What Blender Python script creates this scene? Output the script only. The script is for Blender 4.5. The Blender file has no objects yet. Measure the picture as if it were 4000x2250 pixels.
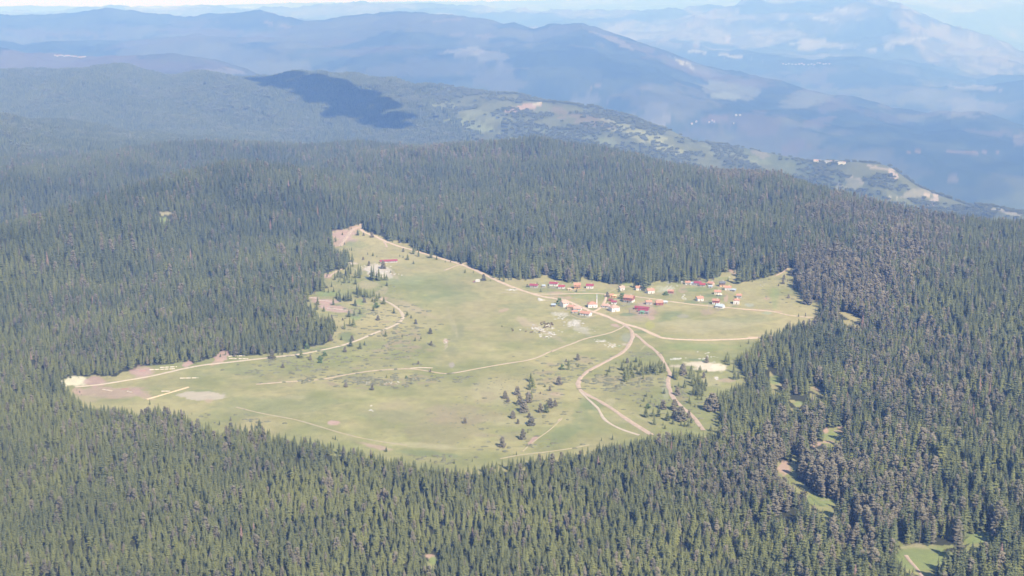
import bpy, math, random
import numpy as np
R = math.radians
random.seed(7)
rng = np.random.default_rng(11)
sc = bpy.context.scene
COL = sc.collection

# ------------------------------------------------------------------ camera, world, sun
F = 5210.0            # focal length in photograph pixels (4000 wide)
PITCH = R(12.3)
CZ = 350.0
cam_d = bpy.data.cameras.new("camera"); cam = bpy.data.objects.new("camera", cam_d); COL.objects.link(cam)
cam_d.sensor_width = 36.0; cam_d.lens = 36.0 * F / 4000.0
cam_d.clip_start = 5.0; cam_d.clip_end = 120000.0
cam.location = (0, 0, CZ); cam.rotation_euler = (R(90) - PITCH, 0, 0)
sc.camera = cam
SUN_AZ, SUN_EL = 147.0, 43.0      # clockwise from the view direction (+Y)
sdir = (math.sin(R(SUN_AZ)) * math.cos(R(SUN_EL)), math.cos(R(SUN_AZ)) * math.cos(R(SUN_EL)), math.sin(R(SUN_EL)))
w = bpy.data.worlds.new("World"); sc.world = w; w.use_nodes = True
nt = w.node_tree; bg = nt.nodes["Background"]
sky = nt.nodes.new("ShaderNodeTexSky"); sky.sky_type = 'NISHITA'; sky.sun_disc = False
sky.sun_elevation = R(SUN_EL); sky.sun_rotation = R(SUN_AZ); sky.altitude = 1500
nt.links.new(sky.outputs[0], bg.inputs[0]); bg.inputs[1].default_value = 0.11
sun_d = bpy.data.lights.new("sun", 'SUN'); sun = bpy.data.objects.new("sun", sun_d); COL.objects.link(sun)
sun_d.energy = 4.9; sun_d.angle = R(0.5); sun_d.color = (1.0, 0.94, 0.85)
from mathutils import Vector
sun.rotation_euler = Vector(sdir).to_track_quat('Z', 'Y').to_euler()
sun.location = (0, 0, 900)
sc.view_settings.view_transform = 'Standard'; sc.view_settings.look = 'None'
sc.view_settings.gamma = 1.0; sc.view_settings.exposure = 0.46
sc.cycles.max_bounces = 4; sc.cycles.diffuse_bounces = 2; sc.cycles.volume_bounces = 1
sc.cycles.glossy_bounces = 1; sc.cycles.transmission_bounces = 1; sc.cycles.transparent_max_bounces = 4
sc.cycles.use_adaptive_sampling = True; sc.cycles.adaptive_threshold = 0.008

# ------------------------------------------------------------------ pixel rays
cp, sp = math.cos(PITCH), math.sin(PITCH)
def ray(px, py):
    a = (np.asarray(px, float) - 2000) / F; b = (1125 - np.asarray(py, float)) / F
    x = a; y = cp + b * sp; z = -sp + b * cp
    h = np.hypot(x, y)
    return np.arctan2(x, y), z / h          # azimuth, slope
def project(x, y, z):
    dz = z - CZ
    f = y * cp - dz * sp; u = y * sp + dz * cp
    return 2000 + F * x / f, 1125 - F * u / f

# ------------------------------------------------------------------ value noise
def _hash(ix, iy, s):
    n = (ix.astype(np.int64) * 374761393 + iy.astype(np.int64) * 668265263 + s * 1274126177) & 0x7fffffff
    n = ((n ^ (n >> 13)) * 1274126177) & 0x7fffffff
    n = (n ^ (n >> 16)) & 0xffff
    return n / 65535.0
def vnoise(x, y, s=0):
    ix = np.floor(x); iy = np.floor(y); fx = x - ix; fy = y - iy
    fx = fx * fx * (3 - 2 * fx); fy = fy * fy * (3 - 2 * fy)
    a = _hash(ix, iy, s); b = _hash(ix + 1, iy, s); c = _hash(ix, iy + 1, s); d = _hash(ix + 1, iy + 1, s)
    return (a * (1 - fx) + b * fx) * (1 - fy) + (c * (1 - fx) + d * fx) * fy
def fbm(x, y, s=0, o=4):
    t = 0; amp = 0.5; tot = 0
    for k in range(o):
        t = t + amp * vnoise(x * 2 ** k + 13.7 * k, y * 2 ** k - 7.1 * k, s + k); tot += amp; amp *= 0.5
    return t / tot
def ss(a, b, v):
    t = np.clip((v - a) / (b - a), 0, 1); return t * t * (3 - 2 * t)

# ------------------------------------------------------------------ terrain
cols_px = np.concatenate([np.linspace(-2300, -250, 60)[:-1], np.linspace(-250, 4250, 1130), np.linspace(4250, 6300, 60)[1:]])
AZ = np.arctan2((cols_px - 2000) / F, cp * 0 + 1.0)
cpx = 2000 + F * np.tan(AZ)               # nominal photograph column of every azimuth
def I(pts):
    p = np.array(pts, float); return np.interp(cpx, p[:, 0], p[:, 1])
def zray(D, py):
    """height of a point D metres out whose image row is py, for every azimuth"""
    b = (1125 - py) / F
    # solve the slope for that row at this azimuth
    t = np.tan(AZ)
    # x=t*y ; row condition: u = b*f
    # y*sp + dz*cp = b*(y*cp - dz*sp)
    y = D * np.cos(AZ)
    dz = y * (b * cp - sp) / (cp + b * sp)
    return CZ + dz
# (columns of the control rows use the true pixel column of points on them, near enough to the azimuth's own)
D_RA = I([(-2300, 2500), (0, 2650), (300, 2900), (900, 3500), (1400, 3450), (2100, 3250), (2800, 2900), (3100, 2750), (3700, 2300), (4000, 2200), (6300, 1900)])
py_RA = I([(-2300, 720), (0, 705), (300, 664), (500, 625), (700, 600), (1000, 577), (1400, 547), (1750, 556), (1900, 560), (2100, 556), (2300, 580), (2500, 612), (2650, 648), (2800, 668), (3040, 684), (3100, 706), (3200, 745), (3400, 800), (3550, 830), (3700, 852), (3850, 866), (4000, 876), (6300, 960)]) + 24 * ss(900, 1500, cpx) + 6
D_A2 = np.maximum(I([(-2300, 4300), (0, 4300), (500, 4500), (870, 4500), (1100, 4300), (1400, 4250), (4000, 2750), (6300, 2400)]), D_RA * 1.22)
z_RA = zray(D_RA, py_RA)
wA = ss(1150, 850, cpx)
z_A2 = zray(D_A2, I([(-2300, 430), (0, 476), (330, 526), (500, 553), (700, 560), (870, 575), (1400, 600), (6300, 700)])) * wA + (z_RA - 140) * (1 - wA)
z_dip = z_RA - 60 * wA - 60 * (1 - wA)
D_R2 = I([(-2300, 6500), (0, 6500), (1400, 6200), (2000, 5700), (2500, 5300), (3165, 5000), (4000, 4600), (6300, 4200)])
py_R2 = I([(-2300, 310), (0, 305), (180, 298), (400, 288), (700, 300), (1000, 303), (1250, 305), (1400, 312), (1540, 325), (1700, 348), (2000, 385), (2310, 426), (2505, 478), (2700, 548), (2855, 578), (3000, 606), (3165, 630), (3310, 640), (3475, 668), (3590, 728), (3785, 790), (4000, 840), (6300, 1000)])
z_R2 = zray(D_R2, py_R2)
D_R25 = I([(-2300, 9500), (0, 9500), (1000, 9200), (2500, 7800), (4000, 7000), (6300, 6600)])
py_R25 = I([(-2300, 200), (0, 203), (233, 213), (350, 217), (466, 209), (660, 230), (815, 250), (970, 288), (1200, 345), (1600, 430), (2500, 640), (4000, 930), (6300, 1000)])
z_R25 = zray(D_R25, py_R25)
D_R3 = I([(-2300, 15500), (0, 15000), (1200, 13500), (2000, 12000), (2500, 11200), (3000, 10700), (3600, 10100), (4000, 9700), (6300, 9500)])
py_R3 = I([(-2300, 90), (0, 74), (150, 79), (300, 68), (450, 58), (700, 57), (1000, 52), (1165, 74), (1360, 64), (1630, 56), (1790, 68), (2000, 95), (2080, 103), (2140, 93), (2270, 101), (2350, 132), (2500, 183), (2660, 240), (2815, 287), (2970, 318), (3125, 357), (3320, 398), (3475, 445), (3607, 463), (3708, 448), (3825, 466), (4000, 507), (6300, 620)])
z_R3 = zray(D_R3, py_R3)
D_R28 = D_R3 * 0.82
py_R28 = I([(-2300, 160), (0, 157), (120, 166), (230, 146), (400, 168), (600, 158), (800, 150), (1000, 172), (1300, 195), (1700, 215), (2100, 260), (2500, 330), (3000, 460), (3600, 600), (4000, 680), (6300, 800)])
z_R28 = zray(D_R28, py_R28)
w28 = ss(1500, 900, cpx)
D_d28 = 0.5 * (D_R25 + D_R28)
z_d28 = np.minimum(z_R25, z_R28) * w28 - 110 * w28 + (1 - w28) * (0.55 * z_R25 + 0.45 * z_R28)
D_M1 = D_R3 * 1.4
py_M1 = I([(-2300, 110), (0, 90), (1800, 100), (2200, 130), (2500, 185), (2700, 196), (2908, 228), (3150, 250), (3345, 248), (3490, 268), (3665, 322), (3800, 345), (4000, 330), (6300, 300)])
z_M1 = zray(D_M1, py_M1)
D_R4 = D_R3 * 1.95
py_R4 = I([(-2300, 60), (0, 62), (300, 50), (470, 34), (600, 48), (800, 40), (1100, 34), (1400, 26), (1900, 40), (2200, 60), (2500, 62), (2700, 44), (2900, 22), (3100, 8), (3350, 8), (3480, 38), (3650, 118), (3830, 165), (3935, 220), (4000, 250), (6300, 300)])
z_R4 = zray(D_R4, py_R4)
D_R5 = np.full_like(cpx, 37000.0)
py_R5 = I([(-2300, 30), (0, 33), (150, 24), (400, 30), (700, 26), (1300, 12), (2000, 6), (2600, -6), (3000, -12), (3300, -14), (3700, -12), (4000, -12), (6300, -10)])
z_R5 = zray(D_R5, py_R5)
wl = ss(1700, 900, cpx)
def C(v): return np.full_like(cpx, v)
ST = [(C(150), C(0)), (D_RA * 0.35, C(0)), (D_RA * 0.55, C(0)),
      (D_RA * 0.68, 8 + 44 * wl), (D_RA * 0.8, 4 - 40 * wl + 0 * z_RA), (D_RA, z_RA), (0.5 * (D_RA + D_A2), z_dip), (D_A2, z_A2),
      (0.8 * D_R2, np.minimum(z_R2 - 130, z_A2 - 40)), (D_R2, z_R2), (D_R2 * 1.17, z_R2 - 260 - 60 * (1 - w28)),
      (D_R25, z_R25), (D_d28, z_d28), (D_R28, z_R28), (0.5 * (D_R28 + D_R3), 0.5 * (z_R28 + z_R3) - 90 * w28 - 10), (D_R3, z_R3),
      (D_R3 * 1.15, np.minimum(z_R3 - 220, z_M1 - 120)), (D_M1, z_M1), (D_R3 * 1.55, z_M1 - 60 + 0 * z_R4), (D_R4, z_R4),
      (0.5 * (D_R4 + D_R5), np.minimum(z_R4, z_R5) - 250), (D_R5, z_R5), (C(52000), z_R5 - 1200)]
SD = np.array([s[0] for s in ST]); SZ = np.array([s[1] for s in ST])
for k in range(1, len(SD)):
    SD[k] = np.maximum(SD[k], SD[k - 1] + 40)
dep = np.concatenate([np.linspace(58, 26, 70)[:-1], np.linspace(26, 4.45, 500)])
ROW = CZ / np.tan(np.radians(dep))
ROW = np.concatenate([ROW, np.geomspace(ROW[-1], 51500, 330)[1:]])
def pchip(xk, yk, x):
    h = np.diff(xk, axis=0); d = np.diff(yk, axis=0) / h
    m = np.zeros_like(yk)
    w1 = 2 * h[1:] + h[:-1]; w2 = h[1:] + 2 * h[:-1]
    same = d[:-1] * d[1:] > 0
    with np.errstate(all='ignore'):
        mm = (w1 + w2) / (w1 / d[:-1] + w2 / d[1:])
    m[1:-1] = np.where(same, np.nan_to_num(mm), 0)
    out = np.zeros((len(x), xk.shape[1])); ar = np.arange(xk.shape[1])
    idx = np.zeros((len(x), xk.shape[1]), int)
    for k in range(1, len(xk) - 1):
        idx += (x[:, None] >= xk[k][None, :])
    x0 = xk[idx, ar]; hh = h[idx, ar]; t = (x[:, None] - x0) / hh
    y0 = yk[idx, ar]; y1 = yk[idx + 1, ar]; m0 = m[idx, ar] * hh; m1 = m[idx + 1, ar] * hh
    return (2*t**3-3*t**2+1)*y0 + (t**3-2*t**2+t)*m0 + (-2*t**3+3*t**2)*y1 + (t**3-t**2)*m1
HZ = pchip(SD, SZ, ROW)
GX = ROW[:, None] * np.sin(AZ)[None, :]; GY = ROW[:, None] * np.cos(AZ)[None, :]; GD = np.repeat(ROW[:, None], len(AZ), 1)
n1 = fbm(GX / 260, GY / 260, 3, 3) - 0.5
HZ += n1 * (4 + 38 * ss(1900, 3200, GD))
rd = 1 - np.abs(2 * fbm(GX / 1500, GY / 1500, 21, 5) - 1)
HZ += (rd - 0.75) * (150 * ss(5200, 9000, GD) + 220 * ss(11000, 20000, GD)) * ss(40000, 30000, GD)
rd2 = 1 - np.abs(2 * fbm(GX / 420 + GY / 900, GY / 700, 41, 4) - 1)
HZ += (rd2 - 0.75) * 55 * ss(3600, 6000, GD)
rd3 = 1 - np.abs(2 * fbm(GX / 520 - GY / 1500 + 4, GY / 1100, 57, 3) - 1)
HZ += (rd3 - 0.75) * 46 * ss(1900, 2900, GD) * ss(9000, 7000, GD)
HZ = np.minimum(HZ, 395)
def H(x, y):
    x = np.asarray(x, float); y = np.asarray(y, float)
    d = np.hypot(x, y); a = np.arctan2(x, y)
    i = np.clip(np.interp(d, ROW, np.arange(len(ROW))), 0, len(ROW) - 1.001)
    j = np.clip(np.interp(a, AZ, np.arange(len(AZ))), 0, len(AZ) - 1.001)
    i0 = i.astype(int); j0 = j.astype(int); fi = i - i0; fj = j - j0
    return (HZ[i0, j0] * (1 - fi) * (1 - fj) + HZ[i0 + 1, j0] * fi * (1 - fj) + HZ[i0, j0 + 1] * (1 - fi) * fj + HZ[i0 + 1, j0 + 1] * fi * fj)
def at(px, py):
    """first point of the ground met by the ray of each photograph pixel"""
    px = np.atleast_1d(np.asarray(px, float)); py = np.atleast_1d(np.asarray(py, float))
    a, s = ray(px, py)
    g = H(ROW[:, None] * np.sin(a)[None, :], ROW[:, None] * np.cos(a)[None, :])
    los = CZ + ROW[:, None] * s[None, :]
    under = g > los
    k = np.argmax(under, axis=0); k = np.where(under.any(axis=0), np.maximum(k, 1), len(ROW) - 1)
    ar = np.arange(len(px))
    e0 = los[k - 1, ar] - g[k - 1, ar]; e1 = los[k, ar] - g[k, ar]
    t = np.clip(e0 / np.where(np.abs(e0 - e1) < 1e-9, 1, e0 - e1), 0, 1)
    D = ROW[k - 1] + t * (ROW[k] - ROW[k - 1])
    x = D * np.sin(a); y = D * np.cos(a)
    return x, y, H(x, y), D
def inpoly(x, y, poly):
    p = np.array(poly, float); r = np.zeros(np.shape(x), bool); j = len(p) - 1
    for i in range(len(p)):
        xi, yi = p[i]; xj, yj = p[j]
        if yi != yj:
            r ^= ((yi > y) != (yj > y)) & (x < (xj - xi) * (y - yi) / (yj - yi) + xi)
        j = i
    return r

# crops the outlines were measured in: (left, top, scale)
def T(o, pts):
    return [(o[0] + p[0] / o[2], o[1] + p[1] / o[2]) + tuple(p[2:]) for p in pts]
c1 = (1950, 1000, 3.677); c2 = (2550, 1000, 3.677); c3 = (1150, 850, 3.03); c4 = (2250, 1250, 3.22)
cA = (1850, 1350, 3.22); cB = (200, 1300, 3.22); cC = (1000, 1150, 2.862); cR = (2800, 1300, 3.677); cS = (3000, 1650, 2.415); full = (0, 0, 0.644)

MEADOW = (T(cB, [(150, 575), (220, 580), (330, 545), (480, 550), (520, 525), (620, 545), (820, 548), (900, 490), (1060, 480), (1080, 430), (1200, 412), (1330, 408), (1500, 395), (1640, 360), (1800, 385), (1960, 330), (2080, 305), (2110, 250), (2180, 225), (2230, 290), (2390, 285), (2500, 285)])
          + T(cC, [(120, 660), (300, 650), (420, 640), (640, 580), (760, 560), (830, 520), (900, 380), (900, 290), (850, 200), (700, 180), (660, 110), (580, 60), (540, 25), (620, 0)])
          + T(c3, [(230, 880), (420, 860), (520, 900), (560, 800), (470, 760), (350, 730), (330, 665), (400, 650), (520, 610), (600, 610), (640, 540), (700, 520), (650, 380), (600, 320), (540, 350), (450, 310), (440, 170), (500, 150), (680, 120), (690, 95), (800, 70), (830, 160), (930, 190), (990, 205), (1130, 280), (1210, 265), (1280, 300), (1390, 310), (1380, 350), (1500, 400), (1590, 430), (1650, 440), (1780, 480), (1900, 520), (1990, 540), (2070, 520), (2100, 590), (2180, 620), (2290, 665), (2400, 710), (2500, 720), (2576, 715)])
          + T(c1, [(140, 310), (370, 330), (520, 325), (620, 270), (750, 290), (790, 345), (940, 345), (960, 375), (1170, 370), (1180, 300), (1260, 310), (1290, 345), (1500, 355), (1570, 395), (1640, 400), (1770, 405), (1930, 380), (2040, 430), (2140, 440), (2150, 400), (2300, 350), (2400, 385)])
          + T(c2, [(60, 360), (250, 375), (400, 375), (640, 360), (650, 310), (720, 310), (780, 340), (960, 300), (990, 220), (1100, 230), (1190, 190), (1210, 330), (1250, 380), (1450, 350), (1700, 285), (1760, 250), (1880, 235), (1960, 160), (2080, 180), (2030, 260), (1960, 330), (2030, 450), (2130, 520), (2170, 640), (2320, 640), (2500, 640), (2380, 780), (2300, 880), (2000, 900), (1830, 960), (1700, 1010), (1600, 1060), (1520, 1150), (1510, 1200), (1400, 1260), (1230, 1350), (1160, 1420), (1090, 1445)])
          + T(c4, [(2100, 300), (2000, 400), (1900, 470), (1860, 530), (1960, 560), (2060, 620), (2150, 720), (2100, 760), (1960, 790), (1870, 850), (1680, 880), (1770, 980), (1800, 1100), (1840, 1180), (1790, 1260), (1820, 1330), (1740, 1400), (1660, 1380), (1600, 1370), (1400, 1370), (1200, 1370), (1000, 1400), (940, 1410), (800, 1449)])
          + T(cA, [(1860, 1175), (1700, 1200), (1540, 1235), (1450, 1260), (1250, 1300), (1060, 1310), (900, 1345), (740, 1370), (450, 1400), (330, 1430)])
          + T((0, 1125, 1.288), [(2420, 880), (2300, 885), (2220, 890), (2100, 860), (1960, 830), (1820, 800), (1700, 775), (1600, 745), (1480, 740), (1310, 690), (1200, 665), (1090, 700), (1040, 665), (950, 640), (920, 605), (850, 600), (800, 585), (700, 610), (600, 590), (480, 575), (400, 550), (370, 510), (320, 480)]))
GLADES = [T(cR, [(755, 550), (835, 640), (950, 765), (880, 800), (810, 780), (790, 700), (750, 600)]),
          T(cR, [(1060, 960), (1130, 975), (1225, 1000), (1200, 1080), (1130, 1060), (1020, 950)]),
          T(cR, [(1340, 760), (1400, 770), (1550, 880), (1530, 905), (1450, 880), (1340, 830)]),
          T(cR, [(1760, 1330), (1830, 1350), (1800, 1420), (1700, 1400), (1590, 1449), (1540, 1449), (1570, 1380), (1640, 1385)]),
          T(cS, [(540, 60), (600, 50), (700, 90), (670, 170), (600, 150), (560, 190), (530, 200), (420, 200), (395, 235), (400, 190), (520, 180), (530, 110)]),
          T(cS, [(235, 300), (270, 320), (300, 345), (260, 380), (240, 410), (190, 450), (240, 540), (180, 510), (110, 490), (90, 440), (90, 365), (130, 385), (220, 385)]),
          T(cS, [(340, 615), (400, 640), (480, 715), (600, 730), (645, 790), (560, 800), (480, 760), (380, 680)]),
          T(cS, [(1200, 1090), (1300, 1170), (1450, 1150), (1640, 1160), (1830, 1150), (1880, 1090), (1990, 1020), (2110, 1040), (2100, 1090), (1950, 1110), (1850, 1160), (1650, 1200), (1590, 1260), (1520, 1260), (1510, 1310), (1590, 1370), (1510, 1420), (1540, 1500), (1450, 1500), (1380, 1400), (1380, 1330), (1290, 1250), (1250, 1180)]),
          T((2800, 1000, 1), [(472, 218), (520, 222), (560, 245), (570, 262), (520, 250)]) ,
          [(3078, 1850), (3100, 1862), (3160, 1905), (3150, 1918), (3090, 1880)],
          T((1600, 1850, 3.62), [(225, 1130), (350, 1160), (385, 1230), (330, 1285), (280, 1230)]),
          T((0, 0, 1.288), [(800, 1066), (865, 1068), (850, 1082), (815, 1084)]),
          ]
# ---- ground cover painted on the sheet: real land cover (soil, grass, rock, wood), not light
GPX, GPY = project(GX, GY, HZ)
# which points of the sheet the camera meets, kept loose: the cover stays attached to the ground
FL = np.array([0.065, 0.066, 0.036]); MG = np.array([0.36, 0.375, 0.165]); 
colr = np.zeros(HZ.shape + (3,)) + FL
warpx = (fbm(GX / 30, GY / 30, 71, 3) - 0.5) * 40; warpy = (fbm(GX / 30, GY / 30, 81, 3) - 0.5) * 14
near = GD < 4000
mead = inpoly(GPX, GPY, MEADOW) & near
# the ground of the clearing runs on a few metres under the trees
base_m = np.zeros_like(GX)
for dy in (0, 25, 60):
    base_m = np.maximum(base_m, (inpoly(GPX + warpx * 0.15, GPY - dy, MEADOW) & near) * 1.0)
for g in GLADES:
    for dy in (0, 30, 60):
        base_m = np.maximum(base_m, (inpoly(GPX, GPY - dy, g) & near) * 0.999)
lo = fbm(GX / 160, GY / 160, 5, 4); mi = fbm(GX / 35, GY / 35, 9, 4); hi = fbm(GX / 7, GY / 7, 15, 3)
g1 = np.array([0.275, 0.28, 0.112]); g2 = np.array([0.42, 0.365, 0.18])
grass = g1 + (g2 - g1) * np.clip(ss(0.3, 0.7, lo * 0.55 + mi * 0.45), 0, 1)[..., None]
grass = grass * (0.88 + 0.24 * hi)[..., None]
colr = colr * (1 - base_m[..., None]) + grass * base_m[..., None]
fine_w = fbm(GX / 180, GY / 180, 131, 5)
def blob(cx, cy, rx, ry, c, st=1.0, soft=0.5, rag=0.5, ang=0.0, dr=(0, 4000), thr=None):
    """a patch of soil, rock, pasture or wood; centre and size in photograph pixels, laid on the ground it belongs to"""
    m = (GD > dr[0]) & (GD < dr[1])
    if dr[0] >= 4100: soft *= .45
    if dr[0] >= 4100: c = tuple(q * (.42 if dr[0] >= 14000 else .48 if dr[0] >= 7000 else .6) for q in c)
    ca, sa = math.cos(R(ang)), math.sin(R(ang))
    jj = np.where((cpx > cx - rx * 1.7 - 60) & (cpx < cx + rx * 1.7 + 60))[0]
    if not len(jj): return
    sl = (slice(None), slice(jj[0], jj[-1] + 1))
    dx = GPX[sl] - cx; dy = GPY[sl] - cy
    sc_ = rx * 0.55
    u = (dx * ca + dy * sa) / rx; v = (-dx * sa + dy * ca) / ry
    n = fbm(GPX[sl] / max(sc_, 5) + cx, GPY[sl] / max(ry * 0.6, 3) + cy, 33, 4)
    r = np.sqrt(u * u + v * v) + (n - 0.5) * 2 * rag
    if dr[0] < 4000: r = r + (mi[sl] - .5) * 1.3 * rag + (hi[sl] - .5) * .8 * rag
    if dr[0] >= 4100: r = r + (fine_w[sl] - .5) * 1.6
    a = ss(1.0 + soft * 0.5, 1.0 - soft * 0.5, r) * st * m[sl]
    colr[sl] = colr[sl] * (1 - a[..., None]) + np.array(c)[None, None, :] * a[..., None]
SOIL = (0.52, 0.36, 0.27); PINK = (0.50, 0.34, 0.29); TAN = (0.44, 0.36, 0.23); WHITE = (0.85, 0.76, 0.66); GREEN = (0.20, 0.245, 0.11)
BRN = (0.36, 0.29, 0.18); OLV = (0.29, 0.28, 0.14); DRY = (0.45, 0.40, 0.23); LUSH = (0.27, 0.32, 0.115)
def bl(o, lst):
    for b in lst:
        k = dict(b[6]) if len(b) > 6 else {}
        blob(o[0] + b[0] / o[2], o[1] + b[1] / o[2], b[2] / o[2], b[3] / o[2], b[4], b[5], **k)
bl(c3, [(560, 200, 150, 60, PINK, .85), (720, 120, 80, 28, SOIL, .9), (500, 300, 80, 40, PINK, .7), (700, 265, 60, 20, PINK, .6), (760, 330, 130, 60, GREEN, .35),
        (900, 600, 110, 30, TAN, .8), (990, 620, 110, 55, (0.62, .54, .46), .8, {'rag': .9}), (1100, 680, 70, 28, (0.62, .54, .46), .7, {'rag': .9}), (1190, 690, 60, 20, TAN, .8, {'ang': 40}),
        (390, 690, 50, 25, PINK, .9), (690, 540, 60, 14, (.6, .5, .42), .8), (850, 800, 150, 45, TAN, .5), (1000, 900, 120, 40, TAN, .5, {'ang': -35}),
        (1050, 960, 50, 25, SOIL, .7), (400, 900, 140, 35, LUSH, .8), (1300, 1050, 200, 60, TAN, .4, {'ang': 25}), (1700, 800, 500, 120, GREEN, .25), (1900, 950, 300, 80, GREEN, .3),
        (780, 1000, 60, 40, LUSH, .8), (960, 1050, 60, 22, LUSH, .6), (720, 1190, 60, 20, LUSH, .7), (1300, 740, 200, 50, (.33, .37, .2), .25), (1950, 1370, 60, 60, OLV, .6)])
bl(cC, [(640, 40, 60, 14, PINK, .8), (780, 80, 150, 24, PINK, .9), (900, 165, 170, 30, PINK, .85, {'ang': 8}), (750, 130, 60, 20, PINK, .7), (1130, 170, 120, 40, GREEN, .4), (1130, 240, 90, 22, GREEN, .6),
        (700, 620, 350, 22, GREEN, .6, {'ang': -8}), (1000, 470, 90, 60, GREEN, .7), (2250, 440, 120, 70, OLV, .75, {'ang': -65}), (2200, 640, 60, 70, OLV, .6, {'ang': -60}), (2130, 560, 9, 60, (.45, .36, .28), .6, {'ang': 20, 'rag': .8}),
        (2120, 520, 30, 22, PINK, .8), (2190, 780, 30, 34, (.42, .36, .32), .7), (1850, 190, 260, 24, TAN, .5, {'ang': 25}), (2200, 330, 30, 160, DRY, .4, {'ang': -20}),
        (860, 1425, 60, 14, PINK, .8), (1290, 1243, 14, 6, (.8, .7, .6), .9), (2250, 1330, 330, 120, BRN, .5), (1500, 1350, 400, 60, GREEN, .3), (400, 1150, 160, 20, DRY, .5), (1130, 825, 60, 14, BRN, .6)])
for q in range(26):   # heath between the two tracks
    blob(1000 + rng.uniform(0, 700), 1150 + rng.uniform(150, 380), rng.uniform(12, 42), rng.uniform(3, 7), OLV, .55, rag=.7)
for q in range(36):
    blob(1560 + rng.normal(0, 60), 1330 + rng.normal(0, 50), rng.uniform(10, 26), rng.uniform(3, 6), BRN, .6, rag=.8)
for q in range(30):
    blob(rng.uniform(1050, 1700), 1490 + rng.normal(0, 10), rng.uniform(14, 40), rng.uniform(3, 6), BRN, .6, rag=.8)
bl(cB, [(230, 625, 90, 32, (.72, .66, .46), 1, {'rag': .6}), (340, 600, 130, 50, (.74, .68, .48), 1, {'rag': .55}), (560, 610, 120, 60, PINK, .8), (800, 740, 420, 70, PINK, .6), (1150, 490, 150, 75, PINK, .85), (1720, 385, 70, 30, PINK, .9, {'ang': -30}),
        (2150, 285, 90, 50, PINK, .9, {'ang': -30}), (2100, 360, 90, 30, SOIL, .7, {'ang': -25}), (1150, 780, 150, 40, PINK, .5, {'ang': 20}), (460, 830, 160, 50, TAN, .6), (330, 740, 60, 40, SOIL, .7),
        (1900, 790, 310, 50, (.50, .43, .33), .9, {'rag': .4, 'soft': .15}), (1980, 855, 70, 24, SOIL, .5), (1900, 730, 170, 14, GREEN, .5), (2400, 480, 250, 60, GREEN, .35), (1850, 520, 200, 40, GREEN, .3), (930, 706, 50, 7, (.6, .2, .2), .5), (1150, 478, 50, 8, (.6, .25, .2), .5)])
bl(c1, [(360, 950, 130, 45, TAN, .8, {'ang': 30}), (560, 1040, 160, 40, TAN, .85, {'ang': 32}), (800, 1160, 170, 30, TAN, .75, {'ang': 30}), (1080, 965, 90, 38, (.62, .57, .5), .8, {'rag': .9}), (1160, 1040, 150, 45, (.47, .43, .35), .6, {'ang': 25, 'rag': .8}),
        (870, 835, 90, 30, (.6, .55, .46), .6, {'rag': .9}), (2160, 1005, 70, 45, (.42, .40, .10), .6, {'rag': .6}), (2040, 800, 200, 75, BRN, .9), (2190, 890, 50, 22, PINK, .8), (2100, 760, 120, 120, PINK, .5), (1900, 890, 250, 50, TAN, .5),
        (820, 525, 130, 12, SOIL, .7), (850, 590, 120, 14, SOIL, .6, {'ang': 10}), (1000, 600, 50, 20, SOIL, .7), (1670, 1000, 60, 20, PINK, .8, {'ang': 15}), (60, 780, 70, 22, SOIL, .6, {'ang': -15}), (1820, 1180, 70, 60, (.34, .35, .2), .6), (2050, 1090, 90, 24, GREEN, .7),
        (1720, 1290, 45, 18, LUSH, .8), (2050, 1400, 180, 28, GREEN, .6), (1850, 840, 120, 24, GREEN, .8), (2450, 850, 160, 50, GREEN, .3), (1300, 570, 300, 50, LUSH, .4), (600, 480, 300, 40, GREEN, .4), (2380, 480, 120, 40, (.5, .5, .38), .5, {'rag': .9}), (1600, 430, 200, 30, BRN, .4),
        (1850, 400, 90, 30, LUSH, .6), (1100, 1200, 500, 80, GREEN, .25), (300, 720, 300, 40, GREEN, .3), (640, 1170, 40, 10, BRN, .8), (1800, 1270, 40, 14, (.6, .5, .42), .6), (1460, 1220, 60, 14, (.66, .6, .5), .7, {'rag': 1}), (1600, 1280, 70, 18, (.66, .56, .46), .7, {'rag': 1})])
bl(c2, [(430, 480, 60, 50, PINK, .5, {'rag': .8}), (1055, 610, 30, 60, SOIL, .8), (1640, 610, 45, 16, SOIL, .9, {'rag': .3}), (1500, 775, 200, 16, SOIL, .8, {'ang': 3}), (1800, 800, 90, 14, SOIL, .9, {'ang': 8}), (430, 860, 90, 24, (.36, .33, .26), .6), (250, 850, 160, 50, GREEN, .35, {'ang': -25}),
        (600, 480, 200, 30, GREEN, .6), (650, 660, 200, 24, GREEN, .7), (850, 570, 160, 20, GREEN, .7), (1640, 820, 80, 18, (.36, .42, .3), .6), (1380, 700, 60, 24, (.4, .42, .36), .6), (700, 1000, 500, 90, DRY, .6), (1200, 950, 400, 60, DRY, .4), (800, 1300, 500, 60, LUSH, .35), (1750, 600, 60, 130, LUSH, .5),
        (800, 800, 120, 40, PINK, .4), (1440, 1170, 90, 14, (.68, .5, .36), .9), (1150, 230, 60, 20, SOIL, .8, {'ang': 28}), (1000, 320, 140, 30, LUSH, .5), (1400, 900, 400, 60, GREEN, .3)])
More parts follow.
